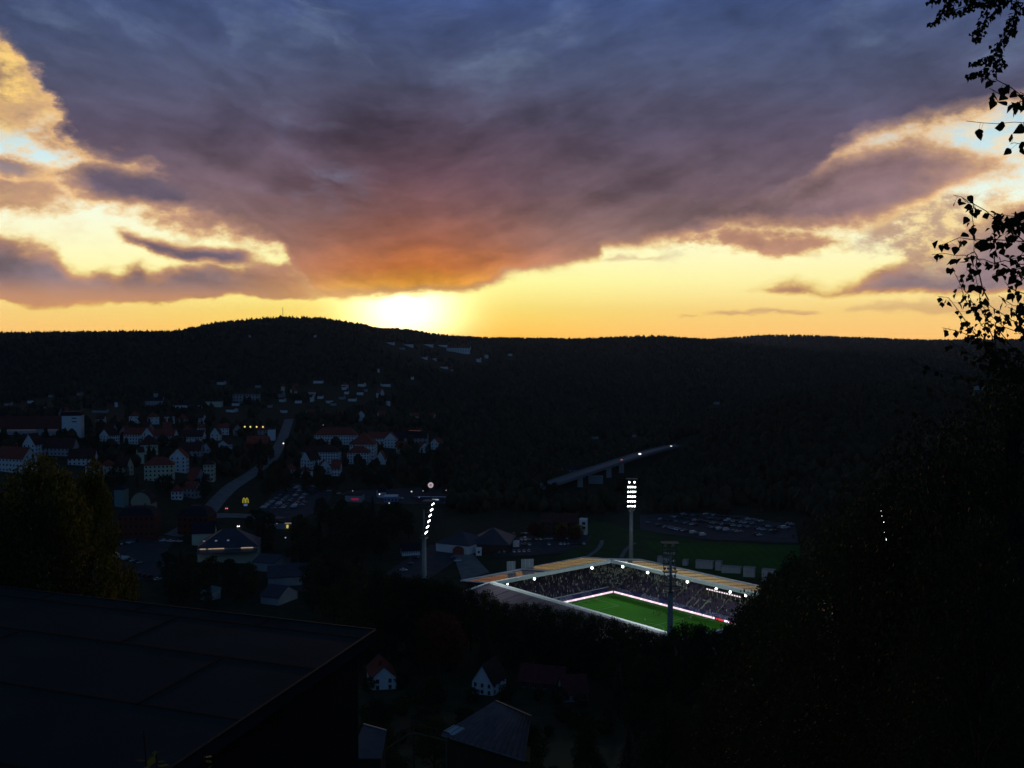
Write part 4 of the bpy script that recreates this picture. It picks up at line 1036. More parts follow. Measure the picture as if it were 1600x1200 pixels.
q = MB(); q.slab([(-w_ * .5, -19.5, 7.2), (w_ * .5, -19.5, 7.2), (w_ * .5, -13.6, 8.2), (-w_ * .5, -13.6, 8.2)], .3); q.build('canopy', navy_sheet, hl)
q = MB(); [q.box((-w_ * .4 + k * w_ * .2, -10.5, 12.8), (1.2, 1.2, .6), 0) for k in range(3)]; q.build('skylight', mat('skylight_dome', (.4, .5, .7), .3, var=0, emit=(.6, .75, 1., .12)), hl)
cg, _, _ = house(316, 852, 34, 12, 8, 6, 8, 'gable', render_cream, slate, 'cream gable wall joined to the left of the grey hall', 0, 0, 0, 0, 'hall', 'hall')
SHD = 'low blue-grey workshop roofs'
house(420, 892, 38, 18, 5, 3, -18, 'gable', render_grey, navy_sheet, 'workshop with a blue-grey roof right of the grey hall', 0, 0, 0, 0, 'workshop', 'workshop', SHD)
house(440, 915, 52, 22, 5, 4, 12, 'gable', render_grey, navy_sheet, 'largest workshop with a blue-grey roof below the others', 0, 0, 0, 0, 'workshop', 'workshop', SHD)
house(432, 944, 34, 16, 4, 4, -24, 'gable', render_grey, navy_sheet, 'workshop nearest the big flat roof with a pale gable corner', 0, 0, 0, 0, 'workshop', 'workshop', SHD)
house(466, 900, 30, 14, 3.5, 2.5, 4, 'gable', render_grey, navy_sheet, 'small workshop roof at the right end by the lane', 0, 0, 0, 0, 'workshop', 'workshop', SHD)
house(325, 938, 22, 8, 3, 2, -35, 'shed', render_grey, mat('teal_sheet', (.08, .22, .22), .6, var=.1), 'small teal roof among the dark trees', 0, 0, 0, 0, 'garden_shed', 'shed')
al, w_, h_ = house(402, 700, 34, 12, 5, 7, -4, 'gable', brick, tile_red, 'red-roofed building with four amber lamps along its ridge', 0, 0, 0, 0, 'restaurant', 'restaurant')
for k, px in enumerate((382, 391, 401, 411)):
    t = atY(px, 667, al.location.y); q = MB(); lx = (t.x - al.location.x); q.tube((lx, 0, 11), (lx, 0, t.z - al.location.z - .5), .09, .07, 5); lp = q.build('lamp_post', dark_steel, al)
    q = MB(); q.ball((lx, 0, t.z - al.location.z), .95, 10, 6); q.build('amber_lamp', mat('amber_globe', (.9, .6, .2), .5, var=0, emit=(1.0, .62, .22, 1.0)), al, True)
house(423, 688, 11, 12, 12, 1, 8, 'flat', render_white, slate, 'plain white block right of the four amber lamps', 0, 0, 0, 0, 'house', 'house', LT)
# big hip roofs by the stadium, control tower, roadside buildings
bh, w_, h_ = house(722, 864, 60, 26, 5.5, 6, -28, 'hip', render_white, navy_sheet, 'wide pale-walled hall with a navy roof left of the stadium', 0, 0, 0, 0, 'sports_hall', 'hall', 'navy-roofed halls by the stadium')
house(770, 862, 62, 30, 5, 8, -8, 'hip', mat('dark_brick', (.06, .035, .035), .9, var=.2), navy_sheet, 'larger navy-roofed hall with dark brick walls left of the stadium', 0, 0, 0, 0, 'sports_hall', 'hall', 'navy-roofed halls by the stadium')
house(748, 868, 9, 4, 4, .4, 0, 'flat', render_white, white_steel, 'small white cabin between the two navy-roofed halls', 1, 1, 1, 0, 'cabin', 'cabin')
house(805, 855, 13, 5, 3.2, .4, 0, 'flat', render_white, white_steel, 'white cabin at the end of the car park beside the navy-roofed hall', 0, 0, 0, 0, 'cabin', 'cabin')
house(717, 867, 17, 6, 3, 1.6, -10, 'arch', mat('reddish_tent', (.18, .06, .05), .8, var=.1), mat('red_canvas', (.22, .06, .05), .8, var=.1), 'low red canopy in front of the pale-walled hall', 0, 0, 0, 0, 'canopy', 'canopy')
ct, w_, h_ = house(912, 836, 12, 5, 10.5, .4, -12, 'flat', render_white, white_steel, 'small white tower house with two big dark windows beside the lawn', 0, 0, 0, 0, 'tower_house', 'tower')
for z in (8, 5): q = MB(); q.box((.5, -2.55, z), (2.2, .2, 1.8)); q.build('window', glass_dark, ct)
house(874, 836, 56, 12, 9, 5, -4, 'gable', mat('brown_render', (.07, .045, .04), .9, var=.2), tile_brown, 'dark brown house left of the small white tower house', 3, 7, 2, 3, 'house', 'house')
house(896, 748, 34, 16, 9, 3, 4, 'gable', mat('blue_render', (.12, .19, .25), .85, var=.1), slate, 'bluish industrial building behind the road bridge', 2, 6, 2, 0, 'factory', 'factory')
fb, w_, h_ = house(931, 756, 22, 10, 8, .5, 0, 'flat', render_grey, slate, 'grey office with three pale square windows below the road bridge', 0, 0, 0, 0, 'office', 'office')
for k in range(3): q = MB(); q.box((-w_ * .33 + k * w_ * .32, -5.06, 5.5), (2.8, .15, 2.6)); q.build('window', mat('pale_window', (.25, .32, .38), .3, var=0), fb)
house(790, 666, 46, 14, 4, .6, 0, 'flat', mat('pale_shed_wall', (.25, .3, .34), .8, var=.1), slate, 'long low pale shed alone in the dark valley', 0, 0, 0, 0, 'shed', 'shed')
# tent-like booth left of the side-on mast
bt, w_, h_ = house(640, 868, 28, 9, 3.4, 3.5, 12, 'gable', render_white, slate, 'white pavilion with a zigzag front by the side-on mast', 0, 0, 0, 0, 'pavilion', 'pavilion')
q = MB()
for k in range(8):
    x = -w_ / 2 + w_ * k / 8; q.add([(x, -4.7, 3.4), (x + w_ / 8, -4.7, 3.4), (x + w_ / 16, -4.7, 1.2), (x, -4.78, 3.4), (x + w_ / 8, -4.78, 3.4), (x + w_ / 16, -4.78, 1.2)], [(0, 1, 2), (5, 4, 3), (0, 3, 4, 1), (1, 4, 5, 2), (2, 5, 3, 0)])
q.build('zigzag_valance', mat('blue_canvas', (.08, .14, .3), .7, var=.05), bt)
# car dealers and shops along the main road
cdl, w_, h_ = house(684, 786, 62, 18, 5, .8, -4, 'flat', mat('glass_front', (.05, .07, .1), .3, var=.2, scale=.4), slate, 'low glass-fronted showroom below the round lit sign', 0, 0, 0, 0, 'showroom', 'showroom')
q = MB(); q.box((0, -9.6, 5.4), (w_, .5, .5)); q.build('fascia', mat('blue_fascia', (.1, .2, .35), .5, var=0, emit=(.3, .5, .9, .05)), cdl)
q = MB(); q.box((-1, -9.5, 3.1), (w_ * .16, .3, .7)); q.build('lit_sign', mat('white_light_box', (.6, .6, .6), .5, var=0, emit=(.8, .85, 1., .45)), cdl)
q = MB(); q.box((w_ * .25, -9.5, 3.3), (w_ * .08, .3, .8)); q.build('lit_sign', mat('red_light_box', (.4, .05, .05), .5, var=0, emit=(.9, .05, .08, .2)), cdl)
ds, w_, h_ = house(553, 784, 26, 12, 5, .6, -5, 'flat', render_grey, slate, 'grey shop with a lit red sign left of the showroom', 0, 0, 0, 0, 'shop', 'shop')
q = MB(); q.box((1.5, -6.2, 2.2), (6, .3, 1.3)); q.build('lit_sign', mat('crimson_light_box', (.4, .02, .06), .5, var=0, emit=(.7, .02, .06, .25)), ds)
house(610, 786, 22, 10, 5, .5, 4, 'flat', mat('blue_wall', (.12, .22, .38), .7, var=.1), white_steel, 'blue-walled shop between the red sign and the showroom', 1, 4, 1, 0, 'shop', 'shop')
house(595, 778, 12, 7, 5, 3, 20, 'gable', render_white, slate, 'small white kiosk beside the blue-walled shop', 1, 2, 1, 0, 'kiosk', 'kiosk')
# fast-food restaurant and pylon signs
ff, w_, h_ = house(430, 826, 50, 14, 4, .8, 6, 'flat', render_grey, slate, 'low restaurant with short lit strips under its flat roof', 0, 0, 0, 0, 'restaurant', 'restaurant')
for a, b in ((-.38, -.18), (.02, .06), (.28, .48)):
    q = MB(); q.box(((a + b) / 2 * w_, -7.3, 3.9), ((b - a) * w_, .14, .5)); q.build('light_strip', mat('cream_light_strip', (.5, .4, .3), .5, var=0, emit=(1., .85, .6, .22)), ff)
q = MB(); q.box((w_ * .36, -7.3, 1.6), (1.3, .16, 2.2)); q.build('lit_door', mat('yellow_door', (.5, .4, .1), .5, var=0, emit=(1., .75, .15, .6)), ff)
def pylon(px, py, ybase, label, shape):
    b = gp(px, ybase); t = atY(px, py, b.y); H = t.z - b.z
    r = empty('pylon_sign', b, 0); q = MB(); q.tube((0, 0, -1), (0, 0, H), .28, .22, 8); q.build('pole', dark_steel, r); shape(r, H, b.y / F); tag(r, label, 'sign')
def arches(r, H, s):
    q = MB(); bw = 9.5 * s / 2
    q.prism([(-bw * .9, -.25), (bw * .9, -.25), (bw * .9, .25), (-bw * .9, .25)], H - 6.5 * s, H - 2 * s)
    q.build('sign_board', mat('sign_green', (.03, .05, .02), .6, var=0, emit=(.4, .5, .1, .10)), r)
    q = MB()
    for sx in (-1, 1):
        pts = [(sx * bw * .5 + bw * .42 * math.cos(t), -.4, H - 5.6 * s + 8.4 * s * math.sin(t) * .9) for t in np.linspace(0, math.pi, 11)]
        q.path(pts, .42, .42, 6)
    q.build('letter_m', mat('golden_letter', (.8, .6, .05), .5, var=0, emit=(.85, .72, .06, .22)), r)
    q = MB(); q.box((0, -.2, H - 9.0 * s), (5.5 * s, .5, 3 * s)); q.build('lower_sign', mat('blue_light_box', (.1, .15, .5), .5, var=0, emit=(.25, .4, 1., .2)), r)
pylon(384, 780, 800, 'tall pole sign with a lit yellow M over a small blue box', arches)
def disc(r, H, s):
    q = MB(); q.tube((0, -.4, H), (0, .4, H), 4.3 * s, 4.3 * s, 28); q.build('disc', mat('round_light_box', (.6, .5, .5), .5, var=0, emit=(.95, .74, .80, .42)), r)
    q = MB(); pts = [(1.5 * s * math.cos(t), -.45, H + 1.5 * s * math.sin(t)) for t in np.linspace(0, 2 * math.pi, 19)]; q.path(pts, .16, .16, 5); q.tube((0, -.46, H - 1.2 * s), (0, -.46, H + 1.2 * s), .14, .14, 5)
    q.build('emblem', mat('emblem_grey', (.25, .2, .22), .5, var=0), r)
pylon(673, 758, 790, 'round pinkish lit disc sign on a pole above the showroom', disc)

# road bridge
def bridge():
    P = [atY(806, 771, 893), atY(836, 763, 885), atY(870, 752.5, 893), atY(905, 740.5, 925), atY(950, 726, 988), atY(1000, 709.5, 1075), atY(1040, 699, 1165), atY(1080, 692, 1250)]
    r = empty('road_bridge', (0, 0, 0)); C_ = []
    for a, b in zip(P[:-1], P[1:]): C_ += [a + (b - a) * k / 5 for k in range(5)]
    C_.append(P[-1])
    for _ in range(4): C_ = [C_[0]] + [(C_[i - 1] + C_[i] * 2 + C_[i + 1]) / 4 for i in range(1, len(C_) - 1)] + [C_[-1]]
    def sweep(o0, o1, z0, z1):
        m = MB(); n = len(C_); vs = []
        for i, c in enumerate(C_):
            d = (C_[min(i + 1, n - 1)] - C_[max(i - 1, 0)]); s = Vector((-d.y, d.x, 0)).normalized()
            for o_, z_ in ((o0, z0), (o1, z0), (o1, z1), (o0, z1)): vs.append(c + s * o_ + Vector((0, 0, z_)))
        fs = [(i * 4 + j, i * 4 + (j + 1) % 4, i * 4 + 4 + (j + 1) % 4, i * 4 + 4 + j) for i in range(n - 1) for j in range(4)] + [(3, 2, 1, 0), tuple((n - 1) * 4 + k for k in range(4))]
        return m.add(vs, fs)
    sweep(-7, 7, -1.6, 0).build('deck', mat('bridge_deck', (.2, .2, .22), .7, var=.12, scale=.1), r)
    for s in (-7.2, 6.8): sweep(s, s + .4, -1.2, 1.0).build('parapet', mat('parapet_concrete', (.22, .23, .25), .8, var=.1), r)
    for tx in (905, 949, 976):
        c = min(C_, key=lambda v: abs(proj(v)[0] - tx)); g = tz(c.x, c.y); q = MB(); q.prism([(c.x - 2.4, c.y - 1.0), (c.x + 2.4, c.y - 1.0), (c.x + 2.4, c.y + 1.0), (c.x - 2.4, c.y + 1.0)], min(g - 2, c.z - 20), c.z - 1.61); q.build('pier', mat('pier_concrete', (.5, .5, .52), .8, var=.1), r)
    for c in C_:
        if proj(c)[0] < 868: continue
        for kk in range(5): CLEAR.append((c.x * (1 - kk * 16 / c.y), c.y - kk * 16, 15))
    tag(r, 'long curving road bridge on concrete piers across the valley', 'bridge'); return C_
BR = bridge()

# far houses: walls and roofs a few pixels across
FAR = [(497, 599, 15, 'long white house highest in the scattered far town'), (537, 609, 7, 'small pale house left of the far cluster top'), (565, 604, 9, 'pale house at the top of the far cluster'), (602, 604, 14, 'long pale house alone right of the far cluster'),
  (500, 623, 8, 'pale house low left of the far cluster'), (465, 630, 11, 'bright white house left of the far cluster'), (441, 628, 8, 'pale house left of the bright white far house'), (514, 630, 9, 'tilted bright house at the foot of the far cluster'),
  (550, 627, 12, 'white house at the right foot of the far cluster'), (562, 617, 10, 'white house in the right of the far cluster'), (534, 624, 7, 'dim cream house in the middle of the far cluster'), (442, 645, 8, 'lowest pale house below the far cluster'),
  (421, 637, 6, 'dim house between two pale far houses'), (367, 634, 11, 'pale low house right of the long far sheds'), (361, 644, 13, 'wide pale house under the long far sheds'), (520, 634, 8, 'dim pale house at the lowest edge of the far cluster'),
  (541, 616, 6, 'tiny pale house inside the far cluster'), (571, 612, 5, 'tiny grey house on the right of the far cluster'), (487, 628, 3, 'thin bright far house like a post'), (606, 634, 3, 'thin pale far house alone on the right'),
  (644, 593, 4, 'single tiny white house on the dark slope'), (591, 582, 3, 'thin pale house high on the dark slope'), (345, 601, 12, 'pair of pale houses high on the left slope'),
  (45, 630, 9, 'bluish white house above the long red roof'), (10, 634, 12, 'dim house at the far left edge'), (78, 621, 6, 'dim house above the white tower, left'), (124, 618, 5, 'dim house above the white tower, right'), (180, 636, 4, 'thin pale house right of the white tower'),
  (155, 645, 22, 'grey low block right of the white tower'), (402, 606, 9, 'tiny dim house below the wooded slope'), (610, 538, 12, 'leftmost house row under the sunset ridge'), (638, 541, 14, 'pale block second in the row under the ridge'),
  (669, 541, 15, 'pale block third in the row under the ridge'), (692, 542, 13, 'pale block just left of the large white one under the ridge'), (663, 561, 8, 'pale house below the ridge row, left'), (679, 563, 6, 'tiny house below the ridge row, middle'),
  (694, 576, 12, 'low pale house well below the ridge row'), (760, 560, 5, 'tall thin pale house right below the ridge'), (748, 566, 6, 'small house beside the tall thin pale house'), (797, 556, 5, 'rightmost tiny white house below the ridge'),
  (706, 580, 4, 'tiny dim house beside the low pale one'), (628, 546, 8, 'dim house under the leftmost ridge blocks'), (732, 546, 6, 'low annex right of the large white block'), (390, 527, 3, 'tiny pale house high on the wooded hill, left'), (492, 527, 3, 'tiny pale house high on the wooded hill, right'),
  (1120, 632, 7, 'dim pale house in the far valley on the right'), (1500, 604, 10, 'far house seen through the birch, left one'), (1535, 609, 12, 'far house seen through the birch, right one'), (991, 683, 6, 'dim roof in the woods above the bridge'), (930, 686, 8, 'dim low house left of the roof above the bridge')]
far_wall = mat('far_pale_render', (0.72, 0.74, 0.76), .9, var=.15, scale=.05)
for i, (px, py, wpx, lb) in enumerate(FAR):
    dim_ = 'dim' in lb or 'grey' in lb
    p = gp(px, py); hpx = 3.2 if py < 590 else 4.2
    for kk in range(1, 7): CLEAR.append((p.x * (1 - kk * 22 / p.y), p.y - kk * 22, 16 + wpx * .5 * p.y / F))
    if 'thin' in lb: hpx *= 1.8
    h = hpx * p.y / F
    house(px, py, wpx, 9 + (i % 3) * 2, h, h * .55, [0, 12, -15, 25][i % 4], ['gable', 'hip'][i % 2] if wpx < 12 else 'gable', render_grey if dim_ else far_wall, [tile_brown, slate][i % 2], lb, name='house', cat='house', group='scattered far houses')
[CLEAR.append((gp(716, 550).x * (1 - kk * .01), gp(716, 550).y * (1 - kk * .01), 48)) for kk in range(9)]
house(716, 551, 36, 14, 13, 1.5, 0, 'flat', far_wall, slate, 'large white block under the sunset ridge', 3, 9, 2, 0, 'apartment_block', 'apartment block', ww=2.2, wh=2.0)
house(292, 638, 46, 12, 4.5, 3, 5, 'gable', far_wall, slate, 'long pale shed at the foot of the far slope', name='shed', cat='shed')
house(332, 636, 27, 12, 8, 3, 3, 'hip', render_cream, slate, 'cream block at the right end of the long pale shed', name='apartment_block', cat='apartment block')
house(384, 630, 40, 14, 13, 1, 0, 'flat', render_grey, slate, 'large dim grey factory block below the wooded hill', 3, 8, 2, 0, 'factory', 'factory', ww=2.5, wh=1.8)
chb, w_, h_ = house(240, 636, 26, 18, 9, 6, 5, 'gable', render_grey, slate, 'old grey church body with a small spire among trees', name='church', cat='church')
q = MB(); q.box((1, 0, 12), (5, 5, 14)); q.build('tower', render_grey, chb)
q = MB(); q.add([(-1.6, -2.6, 19), (3.6, -2.6, 19), (3.6, 2.6, 19), (-1.6, 2.6, 19), (1, 0, 27)], [(3, 2, 1, 0), (0, 1, 4), (1, 2, 4), (2, 3, 4), (3, 0, 4)]); q.build('spire', slate, chb)
EX = random.Random(77)
def street(a, b, n, w, where, py0=0):
    out = []
    for k in range(n):
        t = (k + EX.uniform(.3, .7)) / n; px = a[0] + (b[0] - a[0]) * t; py = a[1] + (b[1] - a[1]) * t + EX.uniform(-2, 2); p = gp(px, py)
        if any((p.x - x) ** 2 + (p.y - y) ** 2 < (c + 3) ** 2 for x, y, c in CLEAR): continue
        wl, rf = EX.choice([(render_white, 'white'), (render_cream, 'cream'), (render_white, 'white'), (render_grey, 'grey')]), EX.choice([(tile_red, 'red'), (tile_brown, 'brown'), (tile_red, 'red')])
        r_, _, _ = house(px, py, w * EX.uniform(.8, 1.3), EX.uniform(9, 12), EX.uniform(5, 9), EX.uniform(4, 7), EX.uniform(-35, 35) + (90 if EX.random() < .35 else 0), EX.choice(['gable', 'gable', 'hip']), wl[0], rf[0], 'x', 2 if w > 11 else 0, 3, 2, 1)
        r_['k'] = f'{wl[1]} {rf[1]}-roofed house'; out.append(r_)
    number(out, lambda o: o['k'], where, 'house', 'smaller houses of the left town')
    for o in out: del o['k']
street((120, 664), (350, 660), 9, 12, 'in the highest street of the town'); street((60, 652), (200, 650), 5, 10, 'in the street above the white tower')
street((150, 684), (420, 680), 9, 13, 'in the street behind the red-roofed terrace'); street((130, 745), (205, 742), 3, 17, 'just right of the golden tree top')
street((258, 782), (330, 776), 3, 18, 'in the lane beside the wide road'); street((470, 655), (690, 662), 8, 11, 'in the street behind the white estate'); street((440, 745), (540, 742), 4, 14, 'just below the white estate')
street((620, 712), (690, 700), 3, 13, 'on the slope right of the white estate'); street((430, 612), (620, 606), 8, 7, 'in the upper row of the far cluster'); street((430, 620), (600, 624), 8, 7, 'in the lower row of the far cluster')
# hill-top mast
p = atY(442, 497, 2580); r = empty('radio_mast', (p.x, p.y, tz(p.x, p.y))); q = MB(); q.tube((0, 0, 0), (0, 0, 34), .7, .3, 6); q.build('pole', dark_steel, r); q = MB(); [q.box((0, 0, z), (3, 3, .6)) for z in (24, 29)]; q.build('platform', dark_steel, r)
tag(r, 'thin radio mast on top of the wooded hill', 'radio mast')
# containers and cabins behind the long far stand
for i, (px, py, wpx, hh_, lb) in enumerate([(1037, 880, 17, 3.4, 'white cabin nearest the lit mast behind the long far stand'), (1102, 889, 27, 4.2, 'largest pale container cabin behind the long far stand'), (1124, 892, 9, 5, 'tall pale cabin between two lower ones behind the far stand'),
        (1144, 896, 30, 3.4, 'low grey container right of the tall cabin'), (1172, 902, 18, 5, 'pale cabin where the trees begin behind the far stand'), (1202, 910, 20, 6.5, 'bluish cabin half hidden by leaves behind the far stand'), (1072, 884, 8, 3, 'small pale box left of the largest container cabin')]):
    house(px, py, wpx, 4, hh_, .3, -22, 'flat', mat('cabin_paint', (.34, .37, .4), .7, var=.15, scale=.4), mat('cabin_roof', (.2, .24, .28), .6, var=.15), lb, name='container_cabin', cat='cabin', group='container cabins behind the far stand')

# ------------------------------------------------------------------ vehicles
tyre = mat('tyre_rubber', (.02, .02, .02), .8, var=0)
car_glass = mat('car_glass', (.02, .025, .03), .08, var=0)
PAINT = {'white': (.8, .82, .84), 'silver': (.6, .63, .66), 'black': (.012, .012, .015), 'blue': (.03, .06, .16), 'red': (.2, .02, .02), 'grey': (.12, .125, .13)}
def bodymesh(van):
    """lofted shell of the car: sections along its length"""
    if van: prof = [(-2.5, .35, .95, .8), (-2.45, .3, 1.95, .92), (-1.2, .28, 2.05, .95), (.9, .28, 2.0, .95), (1.5, .28, 1.35, .93), (2.3, .3, 1.1, .88), (2.5, .4, .8, .78)]
    else: prof = [(-2.15, .42, .78, .74), (-2.05, .3, .96, .84), (-1.3, .26, 1.0, .9), (0, .25, .96, .91), (1.2, .26, .93, .9), (1.95, .3, .8, .84), (2.18, .4, .62, .72)]
    m = MB(); vs = []
    for x, z0, z1, w in prof: vs += [(x, -w, z0), (x, w, z0), (x, w, z1 - .12), (x, w * .86, z1), (x, -w * .86, z1), (x, -w, z1 - .12)]
    fs = [(k * 6 + j, k * 6 + (j + 1) % 6, k * 6 + 6 + (j + 1) % 6, k * 6 + 6 + j) for k in range(len(prof) - 1) for j in range(6)] + [tuple(range(6))[::-1], tuple((len(prof) - 1) * 6 + j for j in range(6))]
    m.add(vs, fs)
    if not van:
        m.add([(-1.0, -.62, 1.42), (-1.0, .62, 1.42), (.25, .62, 1.43), (.25, -.62, 1.43), (-1.0, -.6, 1.47), (-1.0, .6, 1.47), (.2, .6, 1.48), (.2, -.6, 1.48)], [(3, 2, 1, 0), (4, 5, 6, 7), (0, 1, 5, 4), (1, 2, 6, 5), (2, 3, 7, 6), (3, 0, 4, 7)])
    return m
def make_car(color, van=False):
    r = empty('parked_van' if van else 'parked_car', (0, 0, -500))
    bodymesh(van).build('body', mat('paint_' + color, PAINT[color], .2, metal=.8 if color in ('silver', 'grey') else .25, var=0), r)
    g = MB()
    if van: g.add([(.95, -.8, 1.95), (.95, .8, 1.95), (1.55, .84, 1.36), (1.55, -.84, 1.36)], [(0, 1, 2, 3)][::-1]); g.v = [(x + .02, y, z + .03) for x, y, z in g.v]
    else:
        a = [(-1.75, -.76, .97), (-1.75, .76, .97), (1.0, .78, .94), (1.0, -.78, .94)]; b = [(-1.05, -.6, 1.42), (-1.05, .6, 1.42), (.3, .6, 1.43), (.3, -.6, 1.43)]
        g.add(a + b, [(3, 2, 1, 0), (4, 5, 6, 7), (0, 1, 5, 4), (1, 2, 6, 5), (2, 3, 7, 6), (3, 0, 4, 7)])
    g.build('windows', car_glass, r)
    for x in (-1.3, 1.35):
        for s in (-1, 1): q = MB(); q.tube((x, s * .72, .32), (x, s * .93, .32), .32, .32, 10); q.build('wheel', tyre, r)
    return r
PROTO = {}
def car(p, rz, color, van=False):
    k = (color, van)
    if k not in PROTO: PROTO[k] = make_car(color, van); r = PROTO[k]; CH.setdefault(r.name, [(c, list(c.children)) for c in r.children]); r.location = p; r.rotation_euler.z = rz
    else: r = dup(PROTO[k], p, rz)
    r['col'] = color; return r
crnd = random.Random(11)
def row(a, b, n, where, group, gap=0.12, turn=math.pi / 2, bias=('white', 'silver', 'silver', 'white', 'grey', 'blue', 'grey', 'red', 'black')):
    A, B_ = gp(*a), gp(*b); d = B_ - A; ang = math.atan2(d.y, d.x); n = min(n, int(d.length / 2.4)); out = []
    for k in range(n):
        if crnd.random() < gap: continue
        q = A + d * ((k + .5) / n); q.z = tz(q.x, q.y) + .3
        van = crnd.random() < .06; out.append(car(q, ang + turn + crnd.uniform(-.04, .04) + (math.pi if crnd.random() < .3 else 0), 'white' if van else crnd.choice(bias), van))
    number(out, lambda o: f"{o['col']} parked {'van' if 'van' in o.name else 'car'}", where, 'car', group)
    for o in out: o['category'] = 'van' if 'van' in o.name else 'car'; del o['col']
g_ = 'cars parked beyond the practice pitch'
row((1008, 817), (1100, 838), 26, 'in the row along the practice pitch fence', g_, .35)
row((1030, 812), (1190, 838), 30, 'in the second row beyond the practice pitch', g_, .3)
row((1048, 808), (1215, 832), 30, 'in the middle row beyond the practice pitch', g_, .25)
row((1065, 804), (1235, 827), 30, 'in the second-last row beyond the practice pitch', g_, .25)
row((1100, 804), (1240, 821), 28, 'in the last row before the dark wood', g_, .45)
g_ = 'cars parked beside the navy-roofed hall'
row((806, 853), (915, 851), 22, 'in the front row beside the hall', g_, .25)
row((812, 845), (905, 842), 18, 'in the middle row beside the hall', g_, .3)
row((800, 837), (850, 834), 8, 'in the back row beside the hall', g_, .3)
row((776, 864), (830, 863), 7, 'in the short row in front of the hall', g_, .35, bias=('white', 'white', 'silver'))
g_ = 'cars parked behind the restaurant'
row((410, 796), (458, 758), 16, 'in the slanting row nearest the road', g_, .1, bias=('white', 'silver', 'silver', 'grey', 'blue'))
row((440, 796), (478, 758), 16, 'in the second slanting row from the road', g_, .15, bias=('white', 'silver', 'silver', 'grey', 'blue'))
row((470, 792), (498, 762), 12, 'in the slanting row farthest from the road', g_, .3)
row((426, 797), (466, 760), 16, 'in the row between the first two slanting rows', g_, .15, bias=('white', 'silver', 'silver', 'grey', 'blue'))
row((455, 797), (489, 760), 14, 'in the slanting row right of the middle', g_, .2, bias=('white', 'silver', 'silver', 'grey', 'blue'))
row((500, 765), (540, 775), 10, 'along the far edge of the restaurant car park', g_, .3)
g_ = 'cars parked below the brick houses'
row((164, 854), (215, 847), 8, 'in the row by the left brick house', g_, .15)
row((172, 866), (222, 882), 9, 'in the middle row below the brick houses', g_, .2)
row((148, 888), (200, 900), 9, 'in the nearest row on the left', g_, .15)
row((216, 898), (250, 908), 5, 'in the short row beside the dark bushes', g_, .2)
row((248, 846), (286, 848), 3, 'in the row in front of the green verge', g_, 0, turn=0, bias=('white',))
g_ = 'cars parked by the showroom'
row((600, 781), (655, 779), 14, 'in the line left of the showroom', g_, .35, bias=('white', 'silver', 'blue', 'black'))
row((662, 788), (700, 787), 8, 'in front of the showroom', g_, .4)
g_ = 'cars on the stadium forecourt'
row((700, 868), (718, 880), 3, 'on the forecourt left of the stadium', g_, .1)
row((628, 895), (652, 872), 5, 'along the forecourt left of the side-on mast', g_, .4)
head_glow = mat('headlight_glow', (.9, .9, .9), .5, var=0, emit=(1, .97, .9, 2.2)); tail_glow = mat('tail_light_glow', (.5, .05, .1), .5, var=0, emit=(1, .22, .3, .9))
def moving(p, rz, color, label, lights='front', r_=.3):
    r = car(p, rz, color); del r['col']; r.name = 'moving_car'
    for s in (-.55, .55):
        q = MB(); x = 2.2 if lights == 'front' else -2.2; q.ball((x, s, .68), r_, 8, 5); q.build('headlight' if lights == 'front' else 'tail_light', head_glow if lights == 'front' else tail_glow, r)
    tag(r, label, 'car', 'cars on the move with their lights on')
def facing(p): return math.atan2(-p.y, -p.x)
p = gp(372, 824); moving(p + Vector((0, 0, .4)), facing(p) + .1, 'black', 'dark car with two white headlights behind the grey hall', r_=.42)
p = gp(443, 694); moving(p + Vector((0, 0, .4)), facing(p) + .15, 'grey', 'far car with bright headlights coming down the main road', r_=.6)
p = gp(354, 796); moving(p + Vector((0, 0, .4)), facing(p) + math.pi, 'black', 'car with pinkish tail lights on the wide road', 'rear', .45)
for k, (px, lt, lb) in enumerate([(1003, 'front', 'car with a white light in the middle of the road bridge'), (1045, 'front', 'faint car near the far end of the road bridge'), (967, 'rear', 'car with reddish tail lights on the near part of the bridge')]):
    c = min(BR, key=lambda c: abs(proj(c)[0] - px)); moving(c + Vector((0, 0, .02)), facing(c) + (0 if lt == 'front' else math.pi), 'silver' if k == 0 else 'grey', lb, lt, [.75, .4, .4][k])
p = gp(810, 773); moving(p + Vector((0, 0, .4)), facing(p) + .2, 'silver', 'car with one bright light leaving the bridge towards the wood', r_=.5)

# street lamps
def lamp(px, py, H, label, color, e, rad):
    Yc = None
    for y in _YR[_YR <= gp(px, py).y][::-1]:
        t = atY(px, py, y)
        if t.z - tz(t.x, t.y) >= H: Yc = y; break
    t = atY(px, py, Yc); g = tz(t.x, t.y)
    r = empty('street_lamp', (t.x, t.y, g)); q = MB(); q.path([(0, 1.3, -1), (0, 1.3, t.z - g - .5), (0, .9, t.z - g + .2), (0, 0, t.z - g + .45)], .11, .06, 6); q.build('pole', dark_steel, r)
    q = MB(); q.box((0, 0, t.z - g + .42), (.4, .9, .12)); hd = q.build('lamp_head', dark_steel, r)
    q = MB(); q.ball((0, 0, t.z - g), rad * .8, 8, 6); q.build('lamp_globe', mat('lamp_' + color, (.9, .9, .8), .5, var=0, emit=e), hd, True)
    tag(r, label, 'street lamp', 'lit street lamps in the valley')
Wc = (1, .96, .9, .9); Yc_ = (1, .9, .55, .7); Pc = (1, .85, .85, .4)
lamp(593, 772, 7, 'white street lamp above the small kiosk', 'white', Wc, .75)
lamp(608, 786, 5, 'bright low lamp in front of the blue-walled shop', 'warm', Yc_, .6)
lamp(643, 768, 7, 'yellowish street lamp at the left end of the showroom', 'warm', Yc_, .8)
lamp(697, 766, 7, 'white lamp at the right end of the showroom', 'pink', Pc, .5)
